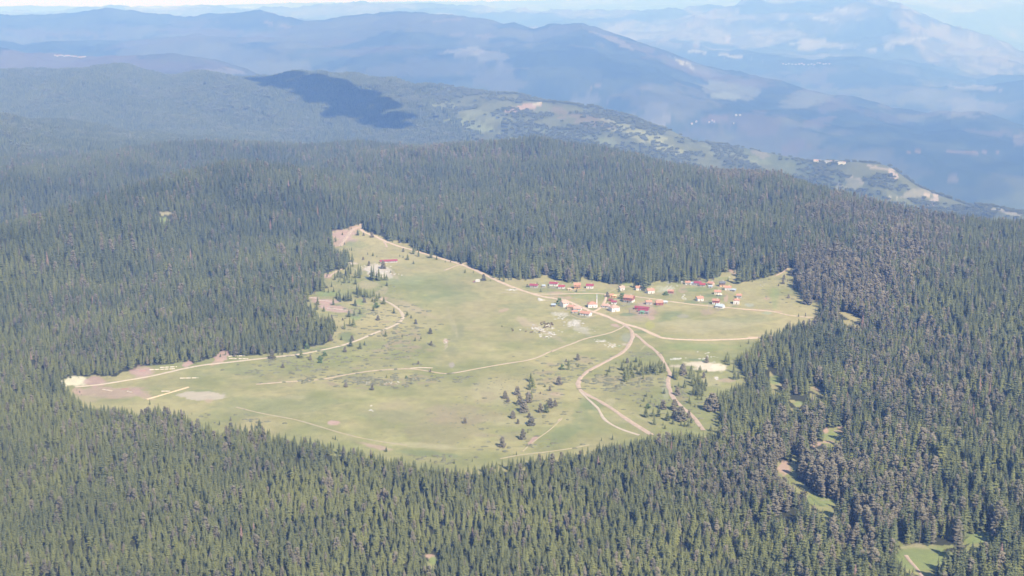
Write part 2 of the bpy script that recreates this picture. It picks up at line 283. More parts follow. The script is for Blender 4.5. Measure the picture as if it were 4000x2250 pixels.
bl(c4, [(1640, 580, 190, 45, (.68, .58, .45), 1, {'rag': .6, 'soft': .4}), (1480, 545, 150, 24, (.64, .55, .42), .9, {'rag': .8}), (1800, 600, 90, 45, (.76, .66, .52), .9, {'rag': .6}), (1260, 580, 80, 20, (.62, .52, .42), .7), (1700, 780, 160, 50, DRY, .6), (1760, 725, 26, 14, (.75, .66, .56), .9), (1900, 760, 100, 20, PINK, .5),
        (1260, 490, 60, 9, (.7, .7, .6), .8, {'rag': .9}), (1500, 500, 120, 14, GREEN, .7), (820, 420, 150, 26, OLV, .7), (400, 760, 210, 60, BRN, .5, {'rag': .8}), (850, 740, 140, 26, BRN, .6, {'rag': .8}), (780, 860, 120, 24, BRN, .4), (1340, 980, 80, 24, BRN, .6),
        (1120, 850, 40, 140, (.38, .38, .25), .6), (650, 230, 70, 50, (.36, .35, .25), .6), (430, 1030, 60, 50, DRY, .6), (180, 1050, 160, 100, GREEN, .45, {'ang': 30}), (550, 1250, 160, 60, DRY, .4), (110, 510, 110, 50, BRN, .6, {'rag': .8}), (870, 1250, 200, 20, DRY, .4, {'ang': 25}), (100, 1300, 150, 100, GREEN, .3),
        (1500, 340, 500, 40, LUSH, .3), (850, 340, 60, 12, DRY, .7, {'ang': -45}), (1750, 1100, 60, 30, GREEN, .5)])
bl(cA, [(1380, 800, 150, 70, GREEN, .4, {'ang': -40}), (1150, 1100, 200, 90, GREEN, .4, {'ang': -30}), (740, 1200, 90, 22, PINK, .9, {'ang': -45}), (1090, 930, 36, 10, (.7, .5, .46), .9, {'ang': -40}), (980, 430, 110, 50, BRN, .6, {'rag': .8}), (900, 640, 200, 60, BRN, .5, {'rag': .8}), (1060, 610, 90, 22, PINK, .4),
        (250, 560, 330, 160, DRY, .45, {'rag': .6}), (150, 650, 120, 80, BRN, .35, {'rag': .9}), (960, 230, 90, 30, BRN, .6, {'rag': .9}), (900, 340, 120, 24, BRN, .6, {'rag': .9}), (1100, 200, 120, 16, OLV, .7), (500, 1150, 240, 50, BRN, .35), (500, 950, 350, 60, DRY, .4), (150, 1130, 140, 24, BRN, .4), (540, 1270, 80, 12, OLV, .7),
        (200, 900, 200, 60, BRN, .3)])
bl((0, 1125, 1.288), [(1680, 680, 28, 10, PINK, .8), (2050, 620, 200, 60, BRN, .3), (2250, 720, 200, 80, BRN, .35), (1400, 600, 300, 50, GREEN, .3), (2100, 790, 220, 14, DRY, .6, {'ang': 4}), (2150, 835, 160, 14, GREEN, .5, {'ang': 6}), (1900, 800, 90, 10, PINK, .6, {'ang': 12}), (1100, 640, 200, 24, OLV, .3)])
bl(cS, [(150, 430, 60, 60, SOIL, .95), (440, 205, 60, 24, SOIL, .95), (545, 85, 26, 28, SOIL, .9), (560, 185, 50, 10, SOIL, .8), (540, 728, 60, 10, SOIL, .9), (1450, 1170, 160, 24, DRY, .8), (1450, 1290, 230, 110, (.25, .30, .11), .7), (2000, 1080, 170, 60, (.25, .31, .11), .8), (660, 85, 50, 10, SOIL, .8), (580, 120, 70, 40, LUSH, .7), (480, 720, 150, 70, LUSH, .7), (1860, 1110, 60, 20, DRY, .6)])
bl(cR, [(1420, 810, 60, 14, SOIL, .8, {'ang': 30}), (1790, 1350, 60, 30, SOIL, .9), (1570, 1410, 26, 34, SOIL, .9), (850, 680, 90, 70, LUSH, .8), (1160, 1020, 70, 40, LUSH, .8)])
bl((1600, 1850, 3.62), [(290, 1165, 70, 24, SOIL, .95), (330, 1230, 50, 50, LUSH, .8)])
bl((0, 0, 1.288), [(830, 1072, 32, 8, (.34, .30, .2), .8), (812, 1110, 30, 20, LUSH, .9)])

for (o_, xs) in ((c1, "500 450 785 435 897 465 1122 470 1303 465 1757 492 2003 492 2168 535 2465 535 1630 600 1865 668 1648 690 1537 745 1648 800 935 740 1033 770 1128 795 1245 862 2145 700 2298 712 1335 742"), (c2, "505 415 645 428 835 432 995 445 1078 495 932 555 670 650 908 700 968 755 1238 605 1200 705")):
    v_ = [float(q) for q in xs.split()]
    for i in range(0, len(v_), 2):
        blob(o_[0] + v_[i] / o_[2] + rng.uniform(-4, 4), o_[1] + v_[i + 1] / o_[2] + 1, rng.uniform(14, 24), rng.uniform(3.5, 6), (.40, .33, .235), .6, rag=.8)
        blob(o_[0] + v_[i] / o_[2] + rng.uniform(-26, 26), o_[1] + v_[i + 1] / o_[2] + rng.uniform(-4, 7), rng.uniform(10, 20), rng.uniform(2.5, 5), GREEN, .55, rag=.8)
# ---- far land cover
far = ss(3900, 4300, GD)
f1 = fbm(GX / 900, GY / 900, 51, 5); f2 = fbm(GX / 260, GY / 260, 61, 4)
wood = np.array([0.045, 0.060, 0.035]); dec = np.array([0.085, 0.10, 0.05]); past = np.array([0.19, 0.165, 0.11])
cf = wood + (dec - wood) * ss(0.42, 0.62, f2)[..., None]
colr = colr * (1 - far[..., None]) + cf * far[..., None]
# hill behind the plateau: its right flank is scrub and pasture
sl2 = ss(1380, 1750, GPX - (GPY - 300) * 1.1) * (GD > 4100) * (GD < 6900)
scr = np.array([0.11, 0.12, 0.06]) + (np.array([0.155, 0.16, 0.08]) - np.array([0.11, 0.12, 0.06])) * ss(0.54, 0.62, fbm(GX / 90, GY / 90, 91, 5))[..., None]
colr = colr * (1 - sl2[..., None]) + scr * sl2[..., None]
# ranges farther out: woods broken by fields
mot = ss(.46, .56, fbm(GX / 330, GY / 330, 141, 6)) * ss(6800, 8000, GD)
colr = colr * (1 + .25 * (mot - .4)[..., None])
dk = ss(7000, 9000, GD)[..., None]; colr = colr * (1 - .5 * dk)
k3 = ss(7300, 8200, GD)
p3 = ss(0.58, 0.62, f1 + .25 * (fine_w - .5)) * k3 * (1 - ss(13500, 16500, GD)) * 0.28
colr = colr * (1 - p3[..., None]) + (past * (0.8 + 0.4 * f2[..., None])) * p3[..., None]
k4 = ss(14500, 17000, GD)
p4 = ss(0.46, 0.56, fbm(GX / 1300, GY / 1300, 77, 7)) * k4
pale = np.array([0.155, 0.135, 0.105])
colr = colr * (1 - p4[..., None] * .7) + (pale * (.8 + .8 * ss(.5, .6, fine_w))[..., None]) * p4[..., None] * .7
A = (7300, 9900); B3 = (7300, 15800); FR = (14000, 33000); H2 = (4100, 7000)
PB = (0.19, 0.15, 0.11); PB2 = (.32, .26, .19)
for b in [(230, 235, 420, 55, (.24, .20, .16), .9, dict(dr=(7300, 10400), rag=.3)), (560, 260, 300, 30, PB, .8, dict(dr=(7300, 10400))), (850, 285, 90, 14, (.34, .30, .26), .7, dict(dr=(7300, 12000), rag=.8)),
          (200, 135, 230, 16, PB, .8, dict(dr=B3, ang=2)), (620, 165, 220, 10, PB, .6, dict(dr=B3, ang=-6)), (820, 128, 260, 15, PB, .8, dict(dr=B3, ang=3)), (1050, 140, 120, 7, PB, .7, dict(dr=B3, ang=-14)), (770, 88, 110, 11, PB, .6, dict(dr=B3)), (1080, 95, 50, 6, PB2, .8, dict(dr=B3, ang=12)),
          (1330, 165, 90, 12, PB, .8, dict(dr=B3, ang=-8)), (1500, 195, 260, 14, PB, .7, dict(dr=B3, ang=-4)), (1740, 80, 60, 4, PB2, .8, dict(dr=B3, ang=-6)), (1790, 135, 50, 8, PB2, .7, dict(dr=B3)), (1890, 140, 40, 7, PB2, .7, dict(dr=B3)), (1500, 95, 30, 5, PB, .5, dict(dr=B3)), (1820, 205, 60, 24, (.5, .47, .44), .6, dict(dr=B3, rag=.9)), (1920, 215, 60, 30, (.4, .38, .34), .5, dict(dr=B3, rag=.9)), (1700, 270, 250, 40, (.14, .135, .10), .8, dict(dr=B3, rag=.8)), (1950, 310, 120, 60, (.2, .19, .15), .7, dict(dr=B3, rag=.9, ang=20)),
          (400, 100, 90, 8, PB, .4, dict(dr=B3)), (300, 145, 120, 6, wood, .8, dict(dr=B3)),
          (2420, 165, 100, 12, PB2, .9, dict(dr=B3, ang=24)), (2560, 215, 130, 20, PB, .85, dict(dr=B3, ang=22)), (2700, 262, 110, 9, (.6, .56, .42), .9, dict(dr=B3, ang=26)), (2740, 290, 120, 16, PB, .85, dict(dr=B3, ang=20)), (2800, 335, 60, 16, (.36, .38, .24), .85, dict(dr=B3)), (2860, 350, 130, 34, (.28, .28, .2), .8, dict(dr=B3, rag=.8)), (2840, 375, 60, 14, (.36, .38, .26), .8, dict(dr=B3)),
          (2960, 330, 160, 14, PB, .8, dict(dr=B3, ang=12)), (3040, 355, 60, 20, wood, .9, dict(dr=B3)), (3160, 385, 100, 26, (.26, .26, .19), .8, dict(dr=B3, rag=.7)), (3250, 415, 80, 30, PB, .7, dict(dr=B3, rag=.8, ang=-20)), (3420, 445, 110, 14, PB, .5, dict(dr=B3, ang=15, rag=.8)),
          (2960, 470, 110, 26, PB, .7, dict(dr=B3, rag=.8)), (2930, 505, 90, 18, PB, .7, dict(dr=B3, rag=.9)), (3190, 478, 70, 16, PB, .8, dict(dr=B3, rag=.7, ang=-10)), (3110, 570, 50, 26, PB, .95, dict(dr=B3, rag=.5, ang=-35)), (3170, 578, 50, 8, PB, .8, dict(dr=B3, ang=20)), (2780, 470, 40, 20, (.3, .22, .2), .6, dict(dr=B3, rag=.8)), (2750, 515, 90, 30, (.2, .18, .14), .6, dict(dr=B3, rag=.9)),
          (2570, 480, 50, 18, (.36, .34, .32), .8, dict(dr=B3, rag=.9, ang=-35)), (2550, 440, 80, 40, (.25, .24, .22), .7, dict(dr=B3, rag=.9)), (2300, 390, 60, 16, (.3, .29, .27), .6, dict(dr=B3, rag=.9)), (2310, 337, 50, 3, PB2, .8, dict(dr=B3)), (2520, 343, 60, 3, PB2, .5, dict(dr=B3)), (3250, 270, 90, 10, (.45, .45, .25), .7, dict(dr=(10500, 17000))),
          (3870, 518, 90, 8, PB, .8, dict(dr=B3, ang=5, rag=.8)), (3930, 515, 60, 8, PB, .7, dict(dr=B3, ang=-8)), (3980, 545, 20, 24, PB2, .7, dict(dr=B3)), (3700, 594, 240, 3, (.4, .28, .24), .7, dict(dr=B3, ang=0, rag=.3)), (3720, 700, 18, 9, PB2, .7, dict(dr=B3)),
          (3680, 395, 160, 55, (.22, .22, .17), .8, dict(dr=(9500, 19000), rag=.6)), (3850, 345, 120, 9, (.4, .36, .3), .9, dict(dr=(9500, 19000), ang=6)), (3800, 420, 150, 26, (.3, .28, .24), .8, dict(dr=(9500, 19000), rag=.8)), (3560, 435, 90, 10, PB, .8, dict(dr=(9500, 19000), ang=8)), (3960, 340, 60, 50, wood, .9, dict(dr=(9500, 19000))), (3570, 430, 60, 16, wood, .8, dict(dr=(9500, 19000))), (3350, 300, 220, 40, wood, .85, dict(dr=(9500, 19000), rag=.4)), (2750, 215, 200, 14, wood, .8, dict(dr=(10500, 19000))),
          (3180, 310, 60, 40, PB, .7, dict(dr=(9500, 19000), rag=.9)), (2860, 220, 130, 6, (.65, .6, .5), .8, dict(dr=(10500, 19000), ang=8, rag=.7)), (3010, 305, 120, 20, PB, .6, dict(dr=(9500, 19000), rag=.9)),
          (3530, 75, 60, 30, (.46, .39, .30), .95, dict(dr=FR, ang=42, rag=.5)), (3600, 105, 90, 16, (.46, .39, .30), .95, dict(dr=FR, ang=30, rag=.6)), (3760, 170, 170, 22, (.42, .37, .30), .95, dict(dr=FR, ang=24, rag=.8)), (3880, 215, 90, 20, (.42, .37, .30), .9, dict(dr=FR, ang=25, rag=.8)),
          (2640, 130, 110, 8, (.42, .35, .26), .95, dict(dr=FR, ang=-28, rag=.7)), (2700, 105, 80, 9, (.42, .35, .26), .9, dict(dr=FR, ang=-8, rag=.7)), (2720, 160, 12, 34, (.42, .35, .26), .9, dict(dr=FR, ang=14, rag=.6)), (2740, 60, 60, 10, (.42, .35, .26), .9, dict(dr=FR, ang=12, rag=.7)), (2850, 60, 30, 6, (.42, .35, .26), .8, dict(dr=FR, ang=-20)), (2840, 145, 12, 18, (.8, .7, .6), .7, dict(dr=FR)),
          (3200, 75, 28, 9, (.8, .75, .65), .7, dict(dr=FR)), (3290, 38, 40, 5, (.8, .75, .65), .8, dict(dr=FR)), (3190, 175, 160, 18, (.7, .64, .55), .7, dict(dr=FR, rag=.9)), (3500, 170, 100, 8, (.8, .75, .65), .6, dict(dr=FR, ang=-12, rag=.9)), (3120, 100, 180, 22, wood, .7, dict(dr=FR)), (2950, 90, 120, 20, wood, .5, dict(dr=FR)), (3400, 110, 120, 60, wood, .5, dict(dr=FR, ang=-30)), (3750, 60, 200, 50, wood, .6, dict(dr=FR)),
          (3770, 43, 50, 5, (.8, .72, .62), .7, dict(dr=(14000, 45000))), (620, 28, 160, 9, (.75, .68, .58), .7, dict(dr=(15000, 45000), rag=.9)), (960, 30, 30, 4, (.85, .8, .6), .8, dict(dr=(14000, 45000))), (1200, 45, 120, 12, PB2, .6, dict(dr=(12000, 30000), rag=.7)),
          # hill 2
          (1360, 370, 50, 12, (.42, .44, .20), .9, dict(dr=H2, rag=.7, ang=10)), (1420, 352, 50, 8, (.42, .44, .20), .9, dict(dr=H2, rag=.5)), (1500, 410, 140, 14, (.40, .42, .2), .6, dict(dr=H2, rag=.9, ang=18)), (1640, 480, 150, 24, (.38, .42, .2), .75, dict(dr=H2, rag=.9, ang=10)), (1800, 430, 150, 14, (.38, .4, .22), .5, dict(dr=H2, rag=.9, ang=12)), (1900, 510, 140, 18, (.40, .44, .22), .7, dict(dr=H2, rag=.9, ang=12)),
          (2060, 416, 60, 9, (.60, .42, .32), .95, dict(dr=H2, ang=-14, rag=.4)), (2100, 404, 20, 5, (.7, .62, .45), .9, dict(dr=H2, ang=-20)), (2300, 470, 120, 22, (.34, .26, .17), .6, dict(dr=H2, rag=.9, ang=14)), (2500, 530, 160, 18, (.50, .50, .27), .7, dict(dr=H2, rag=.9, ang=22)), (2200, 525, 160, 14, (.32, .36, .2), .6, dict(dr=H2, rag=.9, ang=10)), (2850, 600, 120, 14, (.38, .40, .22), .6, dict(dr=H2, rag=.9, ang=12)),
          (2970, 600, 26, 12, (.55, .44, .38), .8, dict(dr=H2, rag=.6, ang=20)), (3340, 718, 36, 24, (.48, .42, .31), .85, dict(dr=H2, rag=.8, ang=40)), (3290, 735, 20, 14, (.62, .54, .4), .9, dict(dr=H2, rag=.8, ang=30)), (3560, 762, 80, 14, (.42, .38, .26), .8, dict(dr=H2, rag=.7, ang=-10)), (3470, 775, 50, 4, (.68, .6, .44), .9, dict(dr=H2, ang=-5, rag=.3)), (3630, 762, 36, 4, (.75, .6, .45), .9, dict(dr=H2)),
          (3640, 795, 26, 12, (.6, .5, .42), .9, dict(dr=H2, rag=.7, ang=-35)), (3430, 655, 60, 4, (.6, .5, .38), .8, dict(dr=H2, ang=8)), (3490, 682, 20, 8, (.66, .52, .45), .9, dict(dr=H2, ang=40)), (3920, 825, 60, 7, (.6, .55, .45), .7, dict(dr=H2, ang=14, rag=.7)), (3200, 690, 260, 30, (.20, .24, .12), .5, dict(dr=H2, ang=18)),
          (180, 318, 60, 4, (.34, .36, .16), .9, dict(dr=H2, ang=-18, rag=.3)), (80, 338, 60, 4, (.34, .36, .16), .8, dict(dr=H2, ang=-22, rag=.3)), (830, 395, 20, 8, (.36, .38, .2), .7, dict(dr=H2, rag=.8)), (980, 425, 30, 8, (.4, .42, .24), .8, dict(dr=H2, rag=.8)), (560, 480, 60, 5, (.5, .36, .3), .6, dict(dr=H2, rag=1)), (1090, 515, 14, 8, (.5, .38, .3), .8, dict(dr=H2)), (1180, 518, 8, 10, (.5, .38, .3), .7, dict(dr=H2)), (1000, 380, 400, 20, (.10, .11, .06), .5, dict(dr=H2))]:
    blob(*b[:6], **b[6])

# ------------------------------------------------------------------ object helpers
def tag(o, label=None, cat=None, group=None, kind=None):
    if label: o['label'] = label
    if cat: o['category'] = cat
    if group: o['group'] = group
    if kind: o['kind'] = kind
    return o
def empty(name, loc, rz=0.0, s=1.0):
    o = bpy.data.objects.new(name, None); COL.objects.link(o)
    o.location = loc; o.rotation_euler = (0, 0, rz); o.scale = (s, s, s) if not isinstance(s, tuple) else s
    return o
class MB:
    def __init__(s): s.v = []; s.f = []; s.c = []
    def add(s, vs, fs, c=None):
        b = len(s.v); s.v += [tuple(v) for v in vs]; s.f += [tuple(i + b for i in f) for f in fs]
        s.c += list(c) if c is not None and hasattr(c, '__len__') else [c if c is not None else 0.0] * len(vs)
    def box(s, x0, x1, y0, y1, z0, z1):
        s.add([(x0, y0, z0), (x1, y0, z0), (x1, y1, z0), (x0, y1, z0), (x0, y0, z1), (x1, y0, z1), (x1, y1, z1), (x0, y1, z1)],
              [(0, 3, 2, 1), (4, 5, 6, 7), (0, 1, 5, 4), (1, 2, 6, 5), (2, 3, 7, 6), (3, 0, 4, 7)])
    def cyl(s, p, q, r0, r1, n=6):
        p = Vector(p); q = Vector(q); d = (q - p).normalized()
        a = d.orthogonal().normalized(); b = d.cross(a); vs = []
        for c, r in ((p, r0), (q, r1)):
            for k in range(n):
                t = 2 * math.pi * k / n; vs.append(c + a * (r * math.cos(t)) + b * (r * math.sin(t)))
        s.add(vs, [(k, (k + 1) % n, n + (k + 1) % n, n + k) for k in range(n)] + [tuple(range(n))[::-1], tuple(range(n, 2 * n))])
    def mesh(s, name, mat, att=None):
        m = bpy.data.meshes.new(name); m.from_pydata(s.v, [], s.f)
        if att:
            a = m.attributes.new(att, 'FLOAT', 'POINT'); a.data.foreach_set('value', s.c)
        m.materials.append(mat); m.update(); return m
    def build(s, name, mat, parent=None, att=None, loc=None):
        o = bpy.data.objects.new(name, s.mesh(name, mat, att)); COL.objects.link(o); o.parent = parent
        if loc: o.location = loc
        return o
def npmesh(name, V, Q, mat, cols=None, smooth=False):
    m = bpy.data.meshes.new(name)
    m.vertices.add(len(V)); m.vertices.foreach_set('co', np.asarray(V, np.float32).ravel())
    n = Q.shape[1]
    m.loops.add(Q.size); m.loops.foreach_set('vertex_index', Q.astype(np.int32).ravel())
    m.polygons.add(len(Q)); m.polygons.foreach_set('loop_start', np.arange(0, Q.size, n, dtype=np.int32)); m.polygons.foreach_set('loop_total', np.full(len(Q), n, np.int32))
    if smooth: m.polygons.foreach_set('use_smooth', np.ones(len(Q), bool))
    m.update(calc_edges=True)
    if cols is not None:
        a = m.color_attributes.new('cover', 'FLOAT_COLOR', 'POINT')
        c4_ = np.ones((len(V), 4), np.float32); c4_[:, :3] = cols; a.data.foreach_set('color', c4_.ravel())
    m.materials.append(mat)
    return m

# ------------------------------------------------------------------ materials
def newmat(name, rough=0.9):
    m = bpy.data.materials.new(name); m.use_nodes = True
    b = m.node_tree.nodes['Principled BSDF']; b.inputs['Roughness'].default_value = rough
    b.inputs['Specular IOR Level'].default_value = 0.2
    return m, m.node_tree, b
def N(t, typ, **kw):
    n = t.nodes.new(typ)
    for k, v in kw.items(): setattr(n, k, v)
    return n
def noisy(name, c, amp=0.25, scale=0.6, rough=0.9, c2=None):
    """a plain surface with real-world variation"""
    m, t, b = newmat(name, rough)
    g = N(t, 'ShaderNodeNewGeometry'); no = N(t, 'ShaderNodeTexNoise'); no.inputs['Scale'].default_value = scale; no.inputs['Detail'].default_value = 5
    t.links.new(g.outputs['Position'], no.inputs['Vector'])
    r = N(t, 'ShaderNodeValToRGB'); r.color_ramp.elements[0].position = .3; r.color_ramp.elements[1].position = .7
    k0 = 1 - amp; k1 = 1 + amp
    a = [x * k0 for x in c]; d = [min(1, x * k1) for x in (c2 or c)]
    r.color_ramp.elements[0].color = (*a, 1); r.color_ramp.elements[1].color = (*d, 1)
    t.links.new(no.outputs[0], r.inputs[0]); t.links.new(r.outputs[0], b.inputs['Base Color'])
    return m
# ground
mg, t, b = newmat('ground_cover', 1.0); b.inputs['Specular IOR Level'].default_value = 0.0
at_ = N(t, 'ShaderNodeAttribute', attribute_name='cover'); g = N(t, 'ShaderNodeNewGeometry')
last = at_.outputs['Color']
for scl, lo_, hi_ in ((0.9, .93, 1.07), (0.12, .93, 1.07), (0.012, .92, 1.08)):
    no = N(t, 'ShaderNodeTexNoise'); no.inputs['Scale'].default_value = scl; no.inputs['Detail'].default_value = 4
    t.links.new(g.outputs['Position'], no.inputs['Vector'])
    mr = N(t, 'ShaderNodeMapRange'); mr.inputs['From Min'].default_value = .3; mr.inputs['From Max'].default_value = .7; mr.inputs['To Min'].default_value = lo_; mr.inputs['To Max'].default_value = hi_
    t.links.new(no.outputs[0], mr.inputs['Value'])
    vm = N(t, 'ShaderNodeVectorMath', operation='SCALE'); t.links.new(last, vm.inputs[0]); t.links.new(mr.outputs[0], vm.inputs['Scale']); last = vm.outputs[0]
t.links.new(last, b.inputs['Base Color'])
# foliage
def foliage(name, dark, light, tipc, rnd=0.75):
    m, t, b = newmat(name, 0.8); b.inputs['Specular IOR Level'].default_value = 0.15
    oi = N(t, 'ShaderNodeObjectInfo'); g = N(t, 'ShaderNodeNewGeometry')
    no = N(t, 'ShaderNodeTexNoise'); no.inputs['Scale'].default_value = 0.011; no.inputs['Detail'].default_value = 4
    t.links.new(g.outputs['Position'], no.inputs['Vector'])
    mx = N(t, 'ShaderNodeMath', operation='MULTIPLY_ADD'); mx.inputs[1].default_value = rnd; t.links.new(oi.outputs['Random'], mx.inputs[0])
    m2 = N(t, 'ShaderNodeMapRange'); m2.inputs['From Min'].default_value = .35; m2.inputs['From Max'].default_value = .65; m2.inputs['To Min'].default_value = -.25; m2.inputs['To Max'].default_value = .5
    t.links.new(no.outputs[0], m2.inputs['Value']); n3 = N(t, 'ShaderNodeTexNoise'); n3.inputs['Scale'].default_value = 0.0022; n3.inputs['Detail'].default_value = 3
    t.links.new(g.outputs['Position'], n3.inputs['Vector'])
    m3 = N(t, 'ShaderNodeMapRange'); m3.inputs['From Min'].default_value = .35; m3.inputs['From Max'].default_value = .65; m3.inputs['To Min'].default_value = -.25; m3.inputs['To Max'].default_value = .25
    t.links.new(n3.outputs[0], m3.inputs['Value']); ad = N(t, 'ShaderNodeMath', operation='ADD'); t.links.new(m2.outputs[0], ad.inputs[0]); t.links.new(m3.outputs[0], ad.inputs[1]); t.links.new(ad.outputs[0], mx.inputs[2])
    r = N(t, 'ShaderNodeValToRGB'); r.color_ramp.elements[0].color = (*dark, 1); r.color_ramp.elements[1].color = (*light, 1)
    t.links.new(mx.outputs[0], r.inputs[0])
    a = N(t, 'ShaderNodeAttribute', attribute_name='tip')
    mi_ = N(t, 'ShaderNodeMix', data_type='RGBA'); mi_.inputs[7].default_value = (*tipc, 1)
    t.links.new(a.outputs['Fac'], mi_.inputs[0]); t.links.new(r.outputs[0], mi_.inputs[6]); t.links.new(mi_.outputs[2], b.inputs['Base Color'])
    return m
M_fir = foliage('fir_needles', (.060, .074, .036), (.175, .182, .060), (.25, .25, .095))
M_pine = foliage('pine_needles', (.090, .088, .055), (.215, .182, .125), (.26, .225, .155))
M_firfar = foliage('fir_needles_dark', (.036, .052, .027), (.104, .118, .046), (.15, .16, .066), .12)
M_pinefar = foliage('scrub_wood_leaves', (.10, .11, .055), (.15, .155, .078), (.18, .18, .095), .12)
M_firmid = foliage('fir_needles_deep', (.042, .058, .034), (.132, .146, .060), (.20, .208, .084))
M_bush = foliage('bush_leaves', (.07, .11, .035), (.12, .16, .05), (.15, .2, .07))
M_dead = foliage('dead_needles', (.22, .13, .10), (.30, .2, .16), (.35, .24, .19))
M_bark = noisy('bark', (.20, .165, .13), .3, 1.5)
M_grey = noisy('grey_bark', (.34, .31, .28), .2, 1.5)
M_road = noisy('packed_earth', (.56, .42, .30), .14, .25, c2=(.60, .46, .33))
M_track = noisy('trodden_earth', (.50, .375, .28), .18, .3)
M_faint = noisy('faint_track', (.40, .335, .20), .12, .3)
M_pale = noisy('pale_earth', (.54, .44, .33), .12, .3)
M_rock = noisy('limestone', (.50, .47, .42), .2, 1.0)
M_scrub = noisy('juniper', (.155, .15, .085), .2, .5, c2=(.21, .20, .11))
M_log = noisy('peeled_log', (.70, .60, .50), .15, 1.0)
PAL = dict(crimson=(.31, .07, .09), red=(.36, .08, .085), orange=(.50, .265, .185), salmon=(.55, .35, .28), dim=(.30, .29, .28), brick=(.30, .11, .09), white=(.72, .69, .66), cream=(.78, .70, .55), ochre=(.70, .42, .22), yellow=(.74, .56, .30),
           grey=(.42, .40, .40), wood=(.17, .10, .07), steel=(.48, .54, .60), green=(.18, .34, .22), slate=(.16, .16, .18), redwall=(.34, .09, .085), tanwall=(.62, .46, .34))
MM = {k: noisy('paint_' + k, v, .1, .8, .7) for k, v in PAL.items()}
M_glass, t, b = newmat('window_glass', .15); b.inputs['Base Color'].default_value = (.04, .05, .06, 1)

# ------------------------------------------------------------------ ground object
nr, nc = HZ.shape
V = np.stack([GX, GY, HZ], -1).reshape(-1, 3)
ii, jj = np.meshgrid(np.arange(nr - 1), np.arange(nc - 1), indexing='ij')
q0 = (ii * nc + jj).ravel(); Q = np.stack([q0, q0 + 1, q0 + nc + 1, q0 + nc], 1)
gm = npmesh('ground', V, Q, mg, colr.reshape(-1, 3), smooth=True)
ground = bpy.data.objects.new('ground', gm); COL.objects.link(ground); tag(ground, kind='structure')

# ------------------------------------------------------------------ roads and tracks
def strip(name, pts, width, mat, lift=0.14, step=5.0):
    p = np.array(pts, float); x, y, z, D = at(p[:, 0], p[:, 1])
    P = np.stack([x, y], 1)
    for _ in range(2):                                  # soften the corners
        q = [P[0]]
        for a, b in zip(P[:-1], P[1:]): q += [a * .75 + b * .25, a * .25 + b * .75]
        q.append(P[-1]); P = np.array(q)
    L = np.concatenate([[0], np.cumsum(np.hypot(*np.diff(P, axis=0).T))]); n = max(3, int(L[-1] / step))
    s = np.linspace(0, L[-1], n); X = np.interp(s, L, P[:, 0]); Y = np.interp(s, L, P[:, 1])
    tx = np.gradient(X); ty = np.gradient(Y); l = np.hypot(tx, ty) + 1e-9; nx, ny = -ty / l, tx / l
    rows = []; K = [-1, -.6, -.2, .2, .6, 1]
    for k in K:
        wv = width * .41 * k * (1 + .3 * (vnoise(s / 11, s * 0 + k * 3.3, 5) - .5) * 2)
        xx = X + nx * wv; yy = Y + ny * wv
        rows.append(np.stack([xx, yy, H(xx, yy) + (lift + .18) * (1 if abs(k) < 1 else .2)], 1))
    V = np.concatenate(rows); Q = []
    for r in range(len(K) - 1):
        a = r * n + np.arange(n - 1); Q.append(np.stack([a + n, a + n + 1, a + 1, a], 1))
    o = bpy.data.objects.new(name, npmesh(name, V, np.concatenate(Q), mat)); COL.objects.link(o); tag(o, kind='structure'); return o
main = T(c3, [(790, 70), (785, 110), (800, 160), (850, 185), (945, 215), (1070, 280), (1250, 345), (1390, 380), (1510, 420), (1650, 458), (1800, 505), (1960, 550), (2100, 600), (2250, 675), (2400, 745), (2500, 790)]) + T(c1, [(200, 450), (400, 520), (600, 580), (800, 610), (960, 635), (1060, 685), (1200, 745), (1330, 800), (1450, 830), (1600, 890), (1750, 965), (1850, 990), (2000, 1030), (2150, 1095), (2300, 1165)]) + T(c2, [(120, 1178), (400, 1203), (800, 1208), (1200, 1195), (1400, 1185), (1520, 1172)])
strip('dirt_road', main, 6.5, M_road, .26)
strip('dirt_road', T(c1, [(430, 528), (560, 550), (800, 550), (1100, 540), (1400, 535), (1530, 552), (1850, 568), (2000, 590), (2200, 615), (2400, 640)]) + T(c2, [(0, 628), (300, 660), (600, 700), (850, 722), (1040, 738), (1200, 755), (1400, 770), (1600, 785), (1750, 800), (1900, 845), (2050, 865), (2300, 885)]), 3.6, M_road, .2)
strip('dirt_road', T(c1, [(1530, 552), (1535, 600), (1505, 680), (1440, 760), (1350, 802)]), 4.2, M_road, .3)
strip('dirt_road', T(c1, [(1800, 1000), (1760, 1030), (1700, 1060), (1600, 1105), (1400, 1150), (1200, 1195), (1050, 1260), (850, 1330), (700, 1400)]) + T(cA, [(1080, 30), (950, 80), (850, 130), (780, 158), (640, 195), (480, 215), (300, 245), (150, 272), (0, 300)]) + T(cC, [(2400, 845), (2250, 875), (2110, 890), (1960, 865), (1850, 845), (1720, 830), (1500, 838), (1300, 855), (1150, 875), (950, 910), (800, 940), (650, 962), (400, 972), (150, 995), (0, 1005)]), 3.0, noisy('worn_track', (.47, .365, .255), .15, .3), .18)
strip('dirt_road', T(c4, [(600, 60), (660, 95), (700, 135), (717, 185), (700, 250), (665, 315), (620, 380), (540, 440), (420, 500), (280, 575), (170, 630), (90, 690), (42, 750), (25, 810), (45, 870), (100, 920), (300, 1020), (450, 1115), (550, 1190), (700, 1290), (850, 1380), (960, 1450)]), 5.2, M_track, .23)
strip('dirt_road', T(c4, [(50, 890), (120, 970), (250, 1080), (300, 1150), (330, 1220), (400, 1290), (500, 1345), (650, 1405), (800, 1450)]), 3.2, M_pale, .16)
